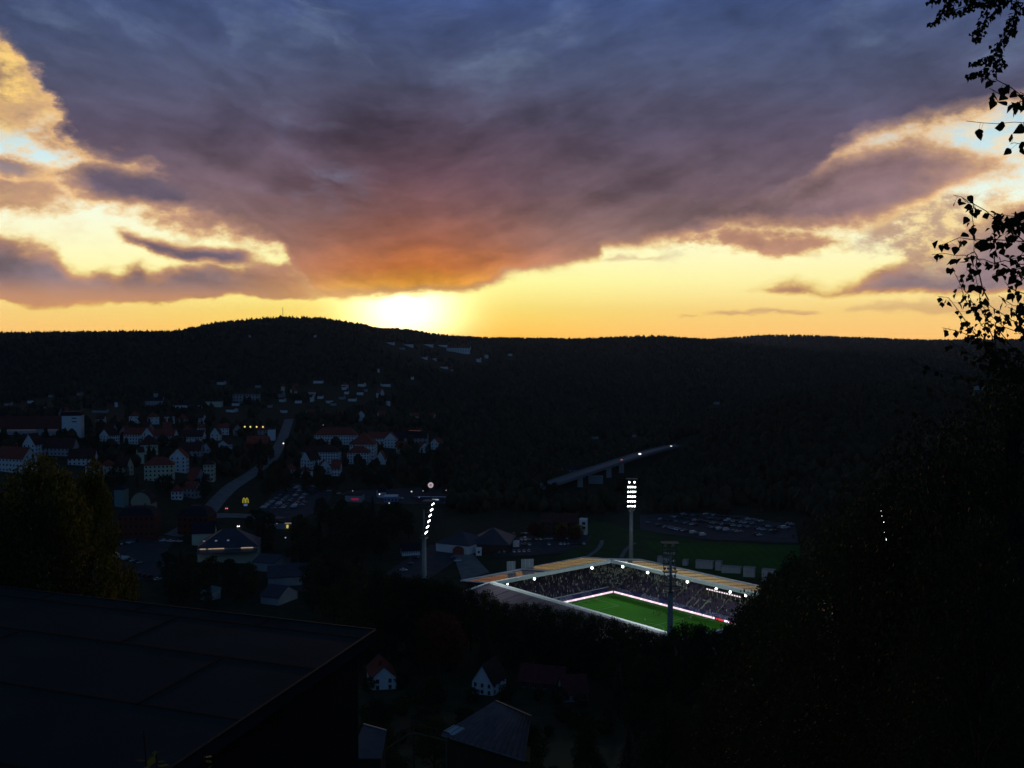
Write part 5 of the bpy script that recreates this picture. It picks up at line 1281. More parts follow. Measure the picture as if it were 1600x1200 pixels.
lamp(661, 767, 6, 'faint lamp just left of the round disc sign', 'pink', Pc, .5)
lamp(655, 777, 5, 'small white lamp low beside the showroom', 'pink', Pc, .4)
lamp(551, 767, 6, 'tiny white lamp above the red lit sign', 'pink', Pc, .4)
lamp(446, 840, 5, 'bluish lamp right of the restaurant', 'blue', (.5, .65, 1, .5), .6)
lamp(505, 664, 14, 'whitish lamp above the back block of the estate', 'pink', Pc, .6)

# ------------------------------------------------------------------ people on and beside the pitch
skin = mat('skin', (.35, .2, .14), .6, var=0); hairm = mat('dark_hair', (.02, .015, .01), .8, var=0)
def person_mesh(pose, top, bottom):
    J = {'pel': (0, 0, .95), 'spi': (0, .01, 1.15), 'che': (0, 0, 1.36), 'nec': (0, 0, 1.5), 'hea': (0, -.02, 1.64), 'top': (0, -.01, 1.76)}
    st_, sw = (.16, .12) if pose == 'walk' else ((.34, .25) if pose == 'run' else (.02, .04))
    for s, n in ((-1, 'l'), (1, 'r')):
        f = s * st_
        J['hip' + n] = (s * .09, 0, .92); J['kne' + n] = (s * .11, -f * .6 - .03, .5); J['ank' + n] = (s * .11, -f + (.12 if f < 0 else 0), .09); J['toe' + n] = (s * .12, -f - .14, .04)
        J['sho' + n] = (s * .18, 0, 1.42); J['elb' + n] = (s * .25, f * .5 + .03, 1.14); J['wri' + n] = (s * .25, f * .8 - .08, .92); J['han' + n] = (s * .25, f * .8 - .12, .84)
    keys = list(J); ix = {k: i for i, k in enumerate(keys)}
    E = [('pel', 'spi'), ('spi', 'che'), ('che', 'nec'), ('nec', 'hea'), ('hea', 'top')]
    for n in 'lr': E += [('pel', 'hip' + n), ('hip' + n, 'kne' + n), ('kne' + n, 'ank' + n), ('ank' + n, 'toe' + n), ('che', 'sho' + n), ('sho' + n, 'elb' + n), ('elb' + n, 'wri' + n), ('wri' + n, 'han' + n)]
    rad = {'pel': .13, 'spi': .12, 'che': .14, 'nec': .055, 'hea': .095, 'top': .07, 'hip': .085, 'kne': .06, 'ank': .04, 'toe': .035, 'sho': .06, 'elb': .045, 'wri': .03, 'han': .035}
    me = bpy.data.meshes.new('person'); me.from_pydata([J[k] for k in keys], [(ix[a], ix[b]) for a, b in E], []); o = bpy.data.objects.new('person_tmp', me); COL.objects.link(o)
    md = o.modifiers.new('skin', 'SKIN'); sv_ = me.skin_vertices[0].data
    for k in keys: r_ = rad[k[:3]]; sv_[ix[k]].radius = (r_, r_ * (.8 if k in ('pel', 'spi', 'che') else 1))
    sv_[0].use_root = True; o.modifiers.new('sub', 'SUBSURF').levels = 1; o.modifiers['sub'].render_levels = 1
    dg = bpy.context.evaluated_depsgraph_get(); out = bpy.data.meshes.new_from_object(o.evaluated_get(dg)); bpy.data.objects.remove(o)
    out.materials.clear(); [out.materials.append(x) for x in (skin, top, bottom, mat('boots', (.05, .05, .05), .6, var=0))]
    for f in out.polygons:
        c = f.center; f.material_index = 3 if c.z < .1 else (0 if c.z < .55 or c.z > 1.5 or (abs(c.x) > .2 and c.z < 1.2) else (2 if c.z < .98 else 1)); f.use_smooth = True
    return out
PM = {}
def person(px, py, pose, tc, bc, label, group, rz, z=.56):
    k = (pose, tc, bc)
    cm = lambda c, n: mat('cloth_' + n, c, .8, var=0)
    cols = {'white': (.6, .6, .6), 'dark': (.02, .02, .03), 'yellow': (.5, .6, .05), 'violet': (.08, .03, .16), 'orange': (.5, .12, .03), 'green': (.05, .3, .12)}
    if k not in PM: PM[k] = person_mesh(pose, cm(cols[tc], tc), cm(cols[bc], bc))
    p = at(px, py, z); o = link('person', PM[k]); o.location = p; o.rotation_euler.z = rz
    q = MB(); q.ball((0, .01, 1.70), .105, 8, 5, 1.0); q.build('hair', hairm, o, True)
    tag(o, label, 'person', group)
g_ = 'players warming up on the pitch'
for i, (px, py, po, tc, bc, lb) in enumerate([(1021, 961, 'run', 'dark', 'dark', 'player in dark kit running, far left of the group by the mast'), (1026, 959, 'walk', 'dark', 'dark', 'player in dark kit, second in the group left of the mast'),
    (1031, 962, 'run', 'violet', 'violet', 'player in violet kit in the middle of the group left of the mast'), (1036, 960, 'walk', 'dark', 'dark', 'player in dark kit right of the violet one'), (1041, 963, 'run', 'dark', 'violet', 'player with violet shorts nearest the mast'),
    (1029, 965, 'walk', 'dark', 'dark', 'player in dark kit standing lowest in the group'), (1008, 971, 'walk', 'white', 'white', 'lone player in white in the middle of the pitch'), (1079, 967, 'walk', 'green', 'white', 'goalkeeper in green right of the mast by the boards'),
    (990, 950, 'run', 'violet', 'violet', 'lone player in violet left of the group'), (1066, 975, 'walk', 'dark', 'dark', 'player in dark kit alone right of the mast, low on the pitch')]): person(px, py, po, tc, bc, lb, g_, i * 1.3)
g_ = 'people standing at the edge of the pitch'
for i, (px, py, tc, lb) in enumerate([(1097, 964, 'yellow', 'steward in a yellow vest by the tunnel, left one'), (1113, 967, 'yellow', 'steward in a yellow vest by the tunnel, right one'), (1087, 968, 'dark', 'person in dark clothes left of the yellow vests'), (1103, 970, 'white', 'person in white between the two yellow vests'),
    (1121, 972, 'dark', 'person in dark clothes right of the yellow vests'), (917, 944, 'orange', 'person in orange behind the left goal'), (924, 942, 'dark', 'person in dark clothes beside the orange one'), (933, 941, 'orange', 'second person in orange nearer the far corner')]): person(px, py, 'stand', tc, 'dark', lb, g_, i * .8)

# ------------------------------------------------------------------ trees
LG = leafmat('foliage_dark_green', (.016, .030, .012), rgb2=(.05, .075, .03))
LO = leafmat('foliage_olive', (.03, .035, .012), rgb2=(.09, .085, .03))
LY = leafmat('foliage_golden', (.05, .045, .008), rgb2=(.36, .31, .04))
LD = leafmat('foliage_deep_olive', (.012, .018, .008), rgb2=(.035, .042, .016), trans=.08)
LR = leafmat('foliage_rust', (.05, .015, .01), rgb2=(.20, .05, .025))
LN = leafmat('foliage_needles', (.008, .018, .012), rgb2=(.022, .04, .022), trans=.1)
bark = mat('bark', (.045, .035, .028), .95, var=.4, scale=2.0)
def leaves_np(centers, radii, n, size, r, flat=.35, droop=0.0):
    """leaf-sized faces scattered through several overlapping clumps"""
    C_ = np.array(centers); Rd = np.array(radii); pr = Rd ** 2 / (Rd ** 2).sum(); k = r.choice(len(C_), n, p=pr)
    d = r.normal(size=(n, 3)); d /= np.linalg.norm(d, axis=1)[:, None]; rad = Rd[k] * r.uniform(0.25, 1.0, n) ** .5 * r.uniform(.8, 1.15, n)
    P = C_[k] + d * rad[:, None] * (1, 1, .8)
    a = r.normal(size=(n, 3)); a /= np.linalg.norm(a, axis=1)[:, None]; b = np.cross(a, r.normal(size=(n, 3))); b /= np.linalg.norm(b, axis=1)[:, None]
    s = size * r.uniform(.55, 1.25, n)[:, None]
    V = np.stack([P - a * s * .5, P + b * s * .32 + a * s * .05, P + a * s * .6, P - b * s * .32 + a * s * .05], 1).reshape(-1, 3)
    return V, np.arange(n * 4).reshape(-1, 4)
def broadleaf(seed, H=14., W_=5., nl=1500, size=.75, leaf=None, name='broadleaf_tree', lobes=16, low=.22, clump=1.0):
    r = np.random.RandomState(seed); root = empty(name, (0, 0, -500)); m = MB()
    m.path([(0, 0, -1.2), (.1, 0, H * .2), (r.uniform(-.3, .3), r.uniform(-.3, .3), H * .45), (r.uniform(-.4, .4), r.uniform(-.4, .4), H * .85)], .028 * H, .008 * H, 8)
    cs = []; rs = []
    for i in range(lobes):
        t = (i + .5) / lobes; z = H * (low + (0.98 - low) * t); a = i * 2.4 + r.uniform(-.5, .5)
        env = math.sin(math.pi * min(1, (t * .86 + .14))) ** .6; q = W_ * env * r.uniform(.45, .85) * (0 if i == lobes - 1 else 1)
        c = (q * math.cos(a), q * math.sin(a), z - .06 * H * (i == lobes - 1)); cs.append(c); rs.append(clump * W_ * r.uniform(.28, .5) * (.65 + .35 * env))
        z0 = max(H * .12, z - H * r.uniform(.14, .24)); m.path([(0, 0, z0), (c[0] * .5, c[1] * .5, (z0 + z) / 2 + .2), c], .010 * H, .003 * H, 5)
    m.build('trunk', bark, root); V, Fq = leaves_np(cs, rs, nl, size, r); npmesh('crown', V, Fq, leaf or LG, root); return root
def conifer(seed, H=18., W_=3.4, nl=1500, size=.8, leaf=None, name='spruce_tree'):
    r = np.random.RandomState(seed); root = empty(name, (0, 0, -500)); m = MB(); m.path([(0, 0, -1.2), (0, 0, H * .5), (0, 0, H * .98)], .02 * H, .003 * H, 7)
    n = nl; t = r.uniform(0, 1, n) ** .75; lay = np.floor(t * 16) / 16; z = H * (1 - .88 * (lay + r.uniform(0, .035, n))); a = r.uniform(0, 6.28, n); q = W_ * (lay + .04) * r.uniform(.15, 1, n) ** .6 * (1 + .2 * np.sin(a * 5 + lay * 40))
    P = np.stack([q * np.cos(a), q * np.sin(a), z - q * .32], -1); out = np.stack([np.cos(a), np.sin(a), np.full(n, -.35)], -1); sd_ = np.stack([-np.sin(a), np.cos(a), r.uniform(-.3, .3, n)], -1); s = size * r.uniform(.6, 1.3, n)[:, None]
    V = np.stack([P - out * s * .5, P + sd_ * s * .28, P + out * s * .7, P - sd_ * s * .28], 1).reshape(-1, 3)
    for k in range(12):
        zz_ = H * (.15 + .065 * k); L = W_ * (1 - zz_ / H) * .9; aa = k * 2.4; m.path([(0, 0, zz_), (L * math.cos(aa), L * math.sin(aa), zz_ - L * .3)], .05, .015, 4)
    m.build('trunk', bark, root); npmesh('crown', V, np.arange(n * 4).reshape(-1, 4), leaf or LN, root); return root
PT = {'g': [broadleaf(s, 14, 5, 1500, .8, LG) for s in (1, 2, 3)], 'o': [broadleaf(s, 13, 5, 1500, .8, LO) for s in (4, 5)], 'c': [conifer(s) for s in (6, 7)],
      'y': [broadleaf(8, 12, 5, 1500, .75, LY)], 'r': [broadleaf(9, 10, 4.5, 1500, .7, LR)],
      'G': [broadleaf(s, 16, 6, 7000, .45, LG, lobes=26) for s in (11, 12, 13)], 'O': [broadleaf(14, 15, 6, 7000, .45, LO, lobes=26)], 'R': [broadleaf(15, 13, 6, 6000, .42, LR, lobes=22)], 'C': [conifer(16, 20, 4, 5000, .5)],
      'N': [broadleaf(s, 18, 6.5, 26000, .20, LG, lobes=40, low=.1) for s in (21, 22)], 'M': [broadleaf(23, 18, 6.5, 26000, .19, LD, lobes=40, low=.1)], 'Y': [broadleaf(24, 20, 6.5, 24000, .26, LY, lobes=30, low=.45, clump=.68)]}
PH = {'g': 14, 'o': 13, 'c': 18, 'y': 12, 'r': 10, 'G': 16, 'O': 15, 'R': 13, 'C': 20, 'N': 18, 'M': 18, 'Y': 20}
USED = set(); trn = random.Random(21)
KIND = {'g': 'dark green tree', 'o': 'olive tree', 'c': 'dark spruce', 'y': 'yellowing tree', 'r': 'rust-red tree', 'G': 'dark green tree', 'O': 'olive tree', 'R': 'rust-red tree', 'C': 'dark spruce', 'N': 'dark leafy tree', 'M': 'olive leafy tree', 'Y': 'golden-leaved tree'}
def tree(p, kind, H, wide=1.0):
    src = trn.choice(PT[kind]); s = H / PH[kind]; sc_ = (s * wide, s * wide, s); rz = trn.uniform(0, 6.28)
    if src.name not in USED: USED.add(src.name); CH[src.name] = [(c, list(c.children)) for c in src.children]; r = src; r.location = p; r.rotation_euler.z = rz; r.scale = sc_
    else: r = dup(src, p, rz, sc_)
    r['k'] = KIND[kind]; return r
BOX = [(560, 1010, 630, 1080, gp(594, 1074).y + 4), (735, 1035, 795, 1104, gp(764, 1084).y + 4), (815, 1038, 920, 1096, gp(850, 1078).y + 4), (635, 1085, 850, 1200, 100), (545, 1125, 680, 1200, 120)]
def blocked(p, H, halfw):
    x0, y1 = proj(p)[0], proj(p)[1]; y0 = proj((p.x, p.y, p.z + H))[1]; w = halfw * F / p.y
    for a, b, c, d, Y in BOX:
        if p.y < Y and x0 + w > a and x0 - w < c and y0 < d and y1 > b: return True
    return False
TOPC = [(0, 930), (430, 930), (480, 900), (560, 880), (600, 895), (640, 900), (690, 905), (715, 914), (737, 920), (754, 923), (769, 932), (794, 946), (812, 945), (829, 942), (856, 947), (887, 952), (925, 962), (962, 969), (1000, 982), (1012, 987), (1034, 992), (1062, 979), (1072, 971), (1094, 975), (1119, 988), (1137, 980), (1152, 974), (1166, 949), (1180, 944), (1192, 920), (1212, 900), (1240, 880), (1262, 850), (1300, 790), (1400, 700), (1700, 600)]
def topc(px):
    for (a, b), (c, d) in zip(TOPC[:-1], TOPC[1:]):
        if a <= px <= c: return b + (d - b) * (px - a) / (c - a)
    return 700
NT_ = [0]
def finish(out, where, group):
    NT_[0] += len(out)
    number(out, lambda o: o['k'], where, 'tree', group)
    for o in out: del o['k']
def grove(n, poly, hr, kinds, where, group, mind=5.0, wide=(.8, 1.15), cap=False, tries=40):
    """scatter trees with their feet inside a polygon given as photo points on the ground"""
    P = [gp(*q) for q in poly]; xs = [p.x for p in P]; ys = [p.y for p in P]; out = []
    def ins(x, y):
        r = False; j = len(P) - 1
        for i in range(len(P)):
            if (P[i].y > y) != (P[j].y > y) and x < (P[j].x - P[i].x) * (y - P[i].y) / (P[j].y - P[i].y) + P[i].x: r = not r
            j = i
        return r
    for _ in range(n * tries):
        if len(out) >= n: break
        x, y = trn.uniform(min(xs), max(xs)), trn.uniform(min(ys), max(ys))
        if not ins(x, y) or any((x - o.location.x) ** 2 + (y - o.location.y) ** 2 < mind ** 2 for o in out): continue
        if any((x - a) ** 2 + (y - b) ** 2 < c * c for a, b, c in CLEAR): continue
        H = trn.uniform(*hr); p = Vector((x, y, tz(x, y)))
        if cap:
            q = proj((x, y, p.z + H)); lim = topc(q[0])
            if q[1] < lim:
                H2 = H; 
                while H2 > 5 and proj((x, y, p.z + H2))[1] < lim: H2 -= .5
                if H2 <= 6: continue
                H = H2
        if blocked(p, H, 4): continue
        out.append(tree(p, trn.choice(kinds), H, trn.uniform(*wide)))
    finish(out, where, group)
grove(24, [(455, 830), (560, 812), (660, 812), (640, 850), (560, 860), (470, 850)], (15, 21), 'ggoc', 'in the back of the central wood', 'trees of the dark wood left of the stadium', 6)
grove(24, [(450, 850), (620, 852), (600, 885), (540, 905), (470, 890)], (14, 20), 'ggoc', 'in the front of the central wood', 'trees of the dark wood left of the stadium', 6)
grove(14, [(240, 905), (340, 885), (330, 960), (250, 955)], (10, 17), 'ggoc', 'between the left car park and the teal roof', 'trees above the big flat roof', 5)
grove(9, [(345, 905), (395, 905), (400, 965), (345, 955)], (10, 16), 'ggo', 'right of the teal roof', 'trees above the big flat roof', 5)
grove(7, [(395, 835), (425, 830), (425, 880), (398, 880)], (14, 20), 'gc', 'between the grey hall and the restaurant', 'trees above the big flat roof', 5)
grove(16, [(470, 905), (560, 900), (590, 950), (500, 985), (480, 960)], (12, 18), 'ggo', 'between the lane and the big flat roof', 'trees beyond the corner of the flat roof', 5)
grove(8, [(830, 838), (905, 838), (905, 846), (830, 846)], (8, 11), 'oory', 'in front of the dark brown house', 'autumn trees by the brown house', 4)
grove(22, [(440, 768), (560, 752), (700, 750), (700, 758), (560, 766), (450, 782)], (10, 15), 'ggo', 'between the white estate and the shops', 'trees below the white estate', 5)
grove(14, [(610, 735), (700, 735), (700, 715), (625, 705)], (10, 15), 'ggoc', 'on the slope right of the white estate', 'trees right of the white estate', 5)
grove(12, [(335, 745), (425, 722), (428, 700), (350, 712)], (9, 14), 'ggo', 'left of the main road', 'trees left of the main road', 5)
grove(9, [(392, 800), (412, 780), (425, 740), (450, 735), (440, 760)], (10, 15), 'oogr', 'between the main road and the restaurant car park', 'trees right of the main road', 5)
grove(22, [(150, 760), (230, 770), (320, 785), (330, 765), (240, 765), (160, 725)], (10, 16), 'ggoc', 'among the cream houses', 'trees among the left town houses', 5)
grove(16, [(120, 702), (205, 705), (340, 720), (340, 702), (200, 700), (120, 695)], (9, 14), 'ggo', 'in front of the red-roofed terrace', 'trees in front of the red-roofed terrace', 5)
grove(14, [(0, 700), (110, 700), (110, 688), (0, 690)], (9, 13), 'ggo', 'in front of the long red roof', 'trees in front of the long red roof', 5)
grove(4, [(170, 915), (210, 915), (210, 930), (170, 930)], (7, 9), 'rr', 'just above the big flat roof', 'red trees above the big flat roof', 4)
# wood on the slope between the viewer and the stadium
def standY(px):
    """how far the outer edge of the near stand is along this sight line"""
    a, b = SW(-RX - 4, -RY - RD - 3), SW(RX, -RY - RD - 3); u = (px - 800) / F
    y = (a.x - a.y * (b.x - a.x) / (b.y - a.y)) / (u - (b.x - a.x) / (b.y - a.y))
    return max(352.0, min(436.0, y))
out = []; px = 590.0
while px < 1262:
    Y = standY(px) - trn.uniform(3, 9); top = topc(px) + trn.uniform(-4, 3); t = atY(px, top, Y); g = tz(t.x, t.y); H = t.z - g
    if H > 5: out.append(tree(Vector((t.x, t.y, g)), trn.choice('GGGOG'), H, trn.uniform(.5, .72)))
    px += trn.uniform(13, 20)
finish(out[:18], 'in the row against the near stand', 'trees on the slope before the stadium'); finish(out[18:], 'in the row around the near mast', 'trees on the slope before the stadium')
for ri, (Yr, hr, wh) in enumerate([(398, (15, 20), 'in the second row before the near stand'), (362, (14, 19), 'in the third row of the slope wood'), (328, (13, 18), 'in the fourth row of the slope wood'), (294, (12, 15), 'in the fifth row of the slope wood'), (255, (11, 14), 'in the sixth row of the slope wood'), (205, (9, 12), 'in the seventh row of the slope wood'), (160, (8, 10), 'in the lowest row of the slope wood')]):
    out = []; px = 560.0 + ri * 8
    while px < 1330:
        Y = min(Yr, standY(px) - 14 - (ri > 0) * 16) + trn.uniform(-9, 9); H = trn.uniform(*hr); X = (px - 800) / F * Y; p = Vector((X, Y, tz(X, Y)))
        lim = topc(px) + 4
        while H > 5 and proj((p.x, p.y, p.z + H))[1] < lim: H -= .5
        px += trn.uniform(9.5, 14.5) * F / Y
        if H < 6 or blocked(p, H, H * .42) or any((p.x - a) ** 2 + (p.y - b) ** 2 < c * c for a, b, c in CLEAR): continue
        out.append(tree(p, trn.choice('GGGOC'), H, trn.uniform(.85, 1.15)))
    finish(out, wh, 'trees on the slope before the stadium')
KIND.update({'b': 'dark bush', 'B': 'olive bush'}); PH.update({'b': 14, 'B': 13}); PT['b'] = [broadleaf(31, 14, 8, 3000, .9, LG, 'garden_bush', 14, .05)]; PT['B'] = [broadleaf(32, 13, 8, 3000, .9, LO, 'garden_bush', 14, .05)]
grove(24, [(560, 1082), (720, 1100), (850, 1100), (1000, 1100), (1000, 1150), (860, 1160), (700, 1130), (560, 1130)], (3.2, 5.5), 'bbB', 'in the gardens below the near houses', 'garden bushes below the near houses', 4)
grove(20, [(600, 1140), (700, 1150), (900, 1180), (1100, 1190), (1100, 1290), (900, 1290), (700, 1290), (600, 1200)], (2.6, 4.2), 'bbB', 'at the bottom beside the corrugated roof', 'garden bushes at the bottom', 3)
def single(px, toppy, Y, kind, wide, label, group=None):
    x = atY(px, toppy, Y); g = tz(x.x, x.y); o = tree(Vector((x.x, x.y, g)), kind, x.z - g, wide); del o['k']; tag(o, label, 'tree', group); return o
single(690, 958, 395, 'R', 1.0, 'rust-red tree below the near left corner of the stadium')
single(640, 905, 440, 'G', 1.0, 'dark green tree hiding the foot of the side-on mast'); single(612, 918, 430, 'G', 1.1, 'broad dark tree left of the side-on mast foot'); single(575, 915, 425, 'O', 1.1, 'olive tree at the bottom left of the forecourt')
single(700, 925, 432, 'G', .9, 'dark tree covering the near corner of the red roof'); single(668, 930, 432, 'G', 1.0, 'dark tree between the mast foot and the red roof')
NG = 'leafy trees close by on the right'
for _i, (_px, _t) in enumerate([(806, 768), (822, 760), (838, 755), (853, 751), (866, 753)]):
    single(_px, _t, 845 - _i * 6, 'g', .8, ['first', 'second', 'third', 'fourth', 'fifth'][_i] + ' dark tree from the left hiding the near end of the road bridge', 'trees before the road bridge')
for _px, _py, _Y, _H, _l in [(575, 1080, 0, 5, 'bush before the left corner of the white red-roofed house'), (628, 1076, 0, 6, 'bush at the right corner of the white red-roofed house'), (790, 1096, 0, 6, 'bush at the right foot of the pointed white gable'), (738, 1098, 0, 5, 'bush at the left foot of the pointed white gable'),
        (840, 1094, 0, 4.5, 'bush before the dull red roof'), (872, 1100, 0, 6, 'tall bush between the two dull red roofs'), (908, 1106, 0, 5, 'bush before the lower dull red roof')]:
    _p = gp(_px, _py); _o = tree(_p, 'b', _H, 1.0); del _o['k']; tag(_o, 'dark ' + _l, 'bush', 'bushes around the near houses')
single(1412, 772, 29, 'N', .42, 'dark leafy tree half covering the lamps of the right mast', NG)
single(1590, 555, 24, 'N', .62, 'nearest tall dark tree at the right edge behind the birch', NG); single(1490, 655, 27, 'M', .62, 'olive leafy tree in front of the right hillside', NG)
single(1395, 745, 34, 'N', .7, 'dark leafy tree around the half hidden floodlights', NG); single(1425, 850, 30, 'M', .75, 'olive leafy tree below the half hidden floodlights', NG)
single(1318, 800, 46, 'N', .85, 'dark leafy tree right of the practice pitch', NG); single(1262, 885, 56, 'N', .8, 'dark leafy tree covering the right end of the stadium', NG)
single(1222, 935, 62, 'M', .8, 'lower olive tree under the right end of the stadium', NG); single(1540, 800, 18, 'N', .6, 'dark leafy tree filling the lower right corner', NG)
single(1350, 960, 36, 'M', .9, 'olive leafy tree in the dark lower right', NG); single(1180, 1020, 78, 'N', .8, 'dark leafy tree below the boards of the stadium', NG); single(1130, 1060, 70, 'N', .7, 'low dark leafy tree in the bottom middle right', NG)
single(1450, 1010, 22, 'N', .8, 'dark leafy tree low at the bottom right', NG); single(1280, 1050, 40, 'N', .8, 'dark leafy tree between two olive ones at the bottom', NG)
single(1040, 1090, 90, 'M', .7, 'olive leafy tree right of the reddish house roofs', NG)
YG = 'golden trees at the left'
single(66, 716, 66, 'Y', .6, 'largest golden-leaved tree below the white town houses', YG); single(138, 722, 80, 'Y', .34, 'golden-leaved tree at the right of the golden clump', YG); single(0, 770, 60, 'M', .8, 'olive tree at the left edge under the golden ones', YG)
single(50, 785, 62, 'N', .45, 'dark tree filling the middle of the golden clump', YG); single(10, 775, 62, 'Y', .5, 'smaller golden-leaved tree at the left below the white houses', YG); single(14, 850, 58, 'N', .45, 'dark tree above the left end of the flat roof', YG)
single(-40, 800, 56, 'N', .8, 'dark tree cut by the left edge', YG)

# far woods
dens_r = np.random.RandomState(99)
def keep_far(px, py, Y):
    k = np.ones(len(px), bool); u = dens_r.rand(len(px))
    k &= ~((px > 425) & (px < 615) & (py > 592) & (py < 642) & (u < .72)); k &= ~((px > 600) & (px < 765) & (py > 537) & (py < 575) & (u < .72))
    k &= ~((px < 420) & (py > 622) & (py < 650) & (u < .75)); return k
def keep_mid(px, py, Y):
    u = dens_r.rand(len(px)); town = (px < 705) & (py > 655); k = ~town | (u < .16)
    k &= ~((px < 470) & (py > 655) & (np.abs(px - (452 - (py - 655) * .35)) < 12)); return k
def keep_near(px, py, Y):
    spur = (py < 800 - np.clip((px - 1240), 0, 60) * .05) & (px > 930) | (px > 1262) | ((py < 803) & (px > 700))
    return spur
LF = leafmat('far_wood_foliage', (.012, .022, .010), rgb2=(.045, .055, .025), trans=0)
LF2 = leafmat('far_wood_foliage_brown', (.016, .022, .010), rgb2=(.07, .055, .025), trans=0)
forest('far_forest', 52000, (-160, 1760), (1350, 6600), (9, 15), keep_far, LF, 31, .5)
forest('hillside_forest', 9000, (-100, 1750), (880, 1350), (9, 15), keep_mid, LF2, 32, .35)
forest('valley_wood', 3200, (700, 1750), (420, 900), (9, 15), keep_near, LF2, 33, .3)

for _l in PT.values():          # drop the models no tree was made from
    for _r in _l:
        if _r.name not in USED:
            for _c in list(_r.children): bpy.data.objects.remove(_c)
            bpy.data.objects.remove(_r)

# ------------------------------------------------------------------ the big flat roof just below the viewer
Z0 = 120.0
def atz(px, py, z=Z0): return at(px, py, z)
A_ = atz(585, 985); B_ = atz(0, 918); C0 = atz(265, 1200)
e1 = (B_ - A_).normalized(); e2 = (C0 - A_).normalized()
P_ = [A_, A_ + e1 * 40, A_ + e1 * 40 + e2 * 26, A_ + e2 * 26]
r = empty('flat_roofed_building', (A_.x, A_.y, Z0 - 9))
def loc(p, z=0): return (p.x - A_.x, p.y - A_.y, p.z - (Z0 - 9) + z)
m = MB(); q = [loc(p) for p in P_]; cx_ = sum(v[0] for v in q) / 4; cy_ = sum(v[1] for v in q) / 4
m.prism([(v[0] + (cx_ - v[0]) * .03, v[1] + (cy_ - v[1]) * .03) for v in q][::-1], -4, 8.5); m.build('wall', mat('dark_wall', (.02, .02, .022), .9, var=.2, scale=.5), r)
m = MB(); m.slab([(v[0], v[1], 9.0) for v in q][::-1], .5)
rf = bpy.data.materials.new('roofing_felt'); rf.use_nodes = True; B = NB(rf.node_tree); p_ = rf.node_tree.nodes['Principled BSDF']; v_ = B.new('ShaderNodeTexCoord').outputs['Object']
n1 = B.noise(v_, .35, 6, .65); n2 = B.noise(v_, 6.0, 3, .6)
B.put(p_.inputs['Base Color'], B.mix(B.m('MULTIPLY', n2.outputs['Fac'], .5), B.ramp(n1.outputs['Fac'], [(.3, (.013, .034, .040, 1)), (.7, (.026, .056, .064, 1))]), (.03, .035, .04, 1)))
p_.inputs['Roughness'].default_value = .9; p_.inputs['Specular IOR Level'].default_value = .02; bm_ = B.new('ShaderNodeBump'); bm_.inputs['Strength'].default_value = .35; rf.node_tree.links.new(n2.outputs['Fac'], bm_.inputs['Height']); rf.node_tree.links.new(bm_.outputs[0], p_.inputs['Normal'])
m.build('roof', rf, r)
m = MB()
def rp(s, t, z=9.03): v = A_ + e1 * s + e2 * t; return (v.x - A_.x, v.y - A_.y, z)
for t in (1.1, 5.2, 10.5, 15.8, 21): m.slab([rp(0.05, t, 9.02), rp(40, t, 9.02), rp(40, t + .12, 9.02), rp(0.05, t + .12, 9.02)], .015)
for s, t0, t1 in ((5, 0, 1.1), (11.5, 0, 1.1), (9, 1.2, 5.2), (17, 0, 1.1), (4, 5.3, 10.5), (14, 5.3, 10.5), (24, 0, 1.1)): m.slab([rp(s, t0, 9.025), rp(s + .1, t0, 9.025), rp(s + .1, t1, 9.025), rp(s, t1, 9.025)], .015)
m.build('felt_seam', mat('seam_tar', (.006, .007, .009), .95, var=.1), r)
m = MB()
beam(m, rp(-.05, -.05, 9.02), rp(40, -.05, 9.02), .1, .05); beam(m, rp(-.05, .05, 9.02), rp(-.05, 26, 9.02), .1, .05)
m.build('edge_flashing', mat('zinc_flashing', (.012, .022, .026), .75, metal=0, var=.15), r)
tag(r, 'dark building with a huge flat felt roof just below the viewer', 'building')

# ------------------------------------------------------------------ houses on the slope in front
NH = 'houses on the near slope'
house(594, 1074, 64, 9, 4.6, 4.2, 104, 'gable', render_white, tile_red, 'white house with one big and one small dark window below the flat roof corner', 2, 2, 2, 1, 'house', 'house', NH, frame=True, ww=1.1, wh=1.4)
house(764, 1084, 48, 8.2, 4.6, 6.2, 64, 'gable', render_white, tile_brown, 'pointed white gable with a balcony and small windows', 2, 3, 3, 0, 'house', 'house', NH, frame=True, ww=1.0, wh=1.3)
q = HOUSES[-1]; pp = Vector((q.location.x, q.location.y)); m = MB(); m.box((0, -8.2, 2.4), (9, 1.2, .3)); 
bal = empty('balcony_rail', (0, 0, 0)); bpy.data.objects.remove(bal)
house(850, 1078, 70, 11, 3, 4.6, -16, 'gable', mat('brown_wall', (.08, .06, .05), .9, var=.2), mat('dull_red_tiles', (.12, .035, .035), .85, var=.25, scale=.6), 'house with a dull red roof right of the pointed gable', 1, 4, 2, 1, 'house', 'house', NH, frame=True)
house(896, 1096, 40, 10, 3, 5, 8, 'gable', render_grey, MATS['dull_red_tiles'], 'lower red roof with a pale gable tip behind leaves', 1, 3, 2, 0, 'house', 'house', NH, frame=True)
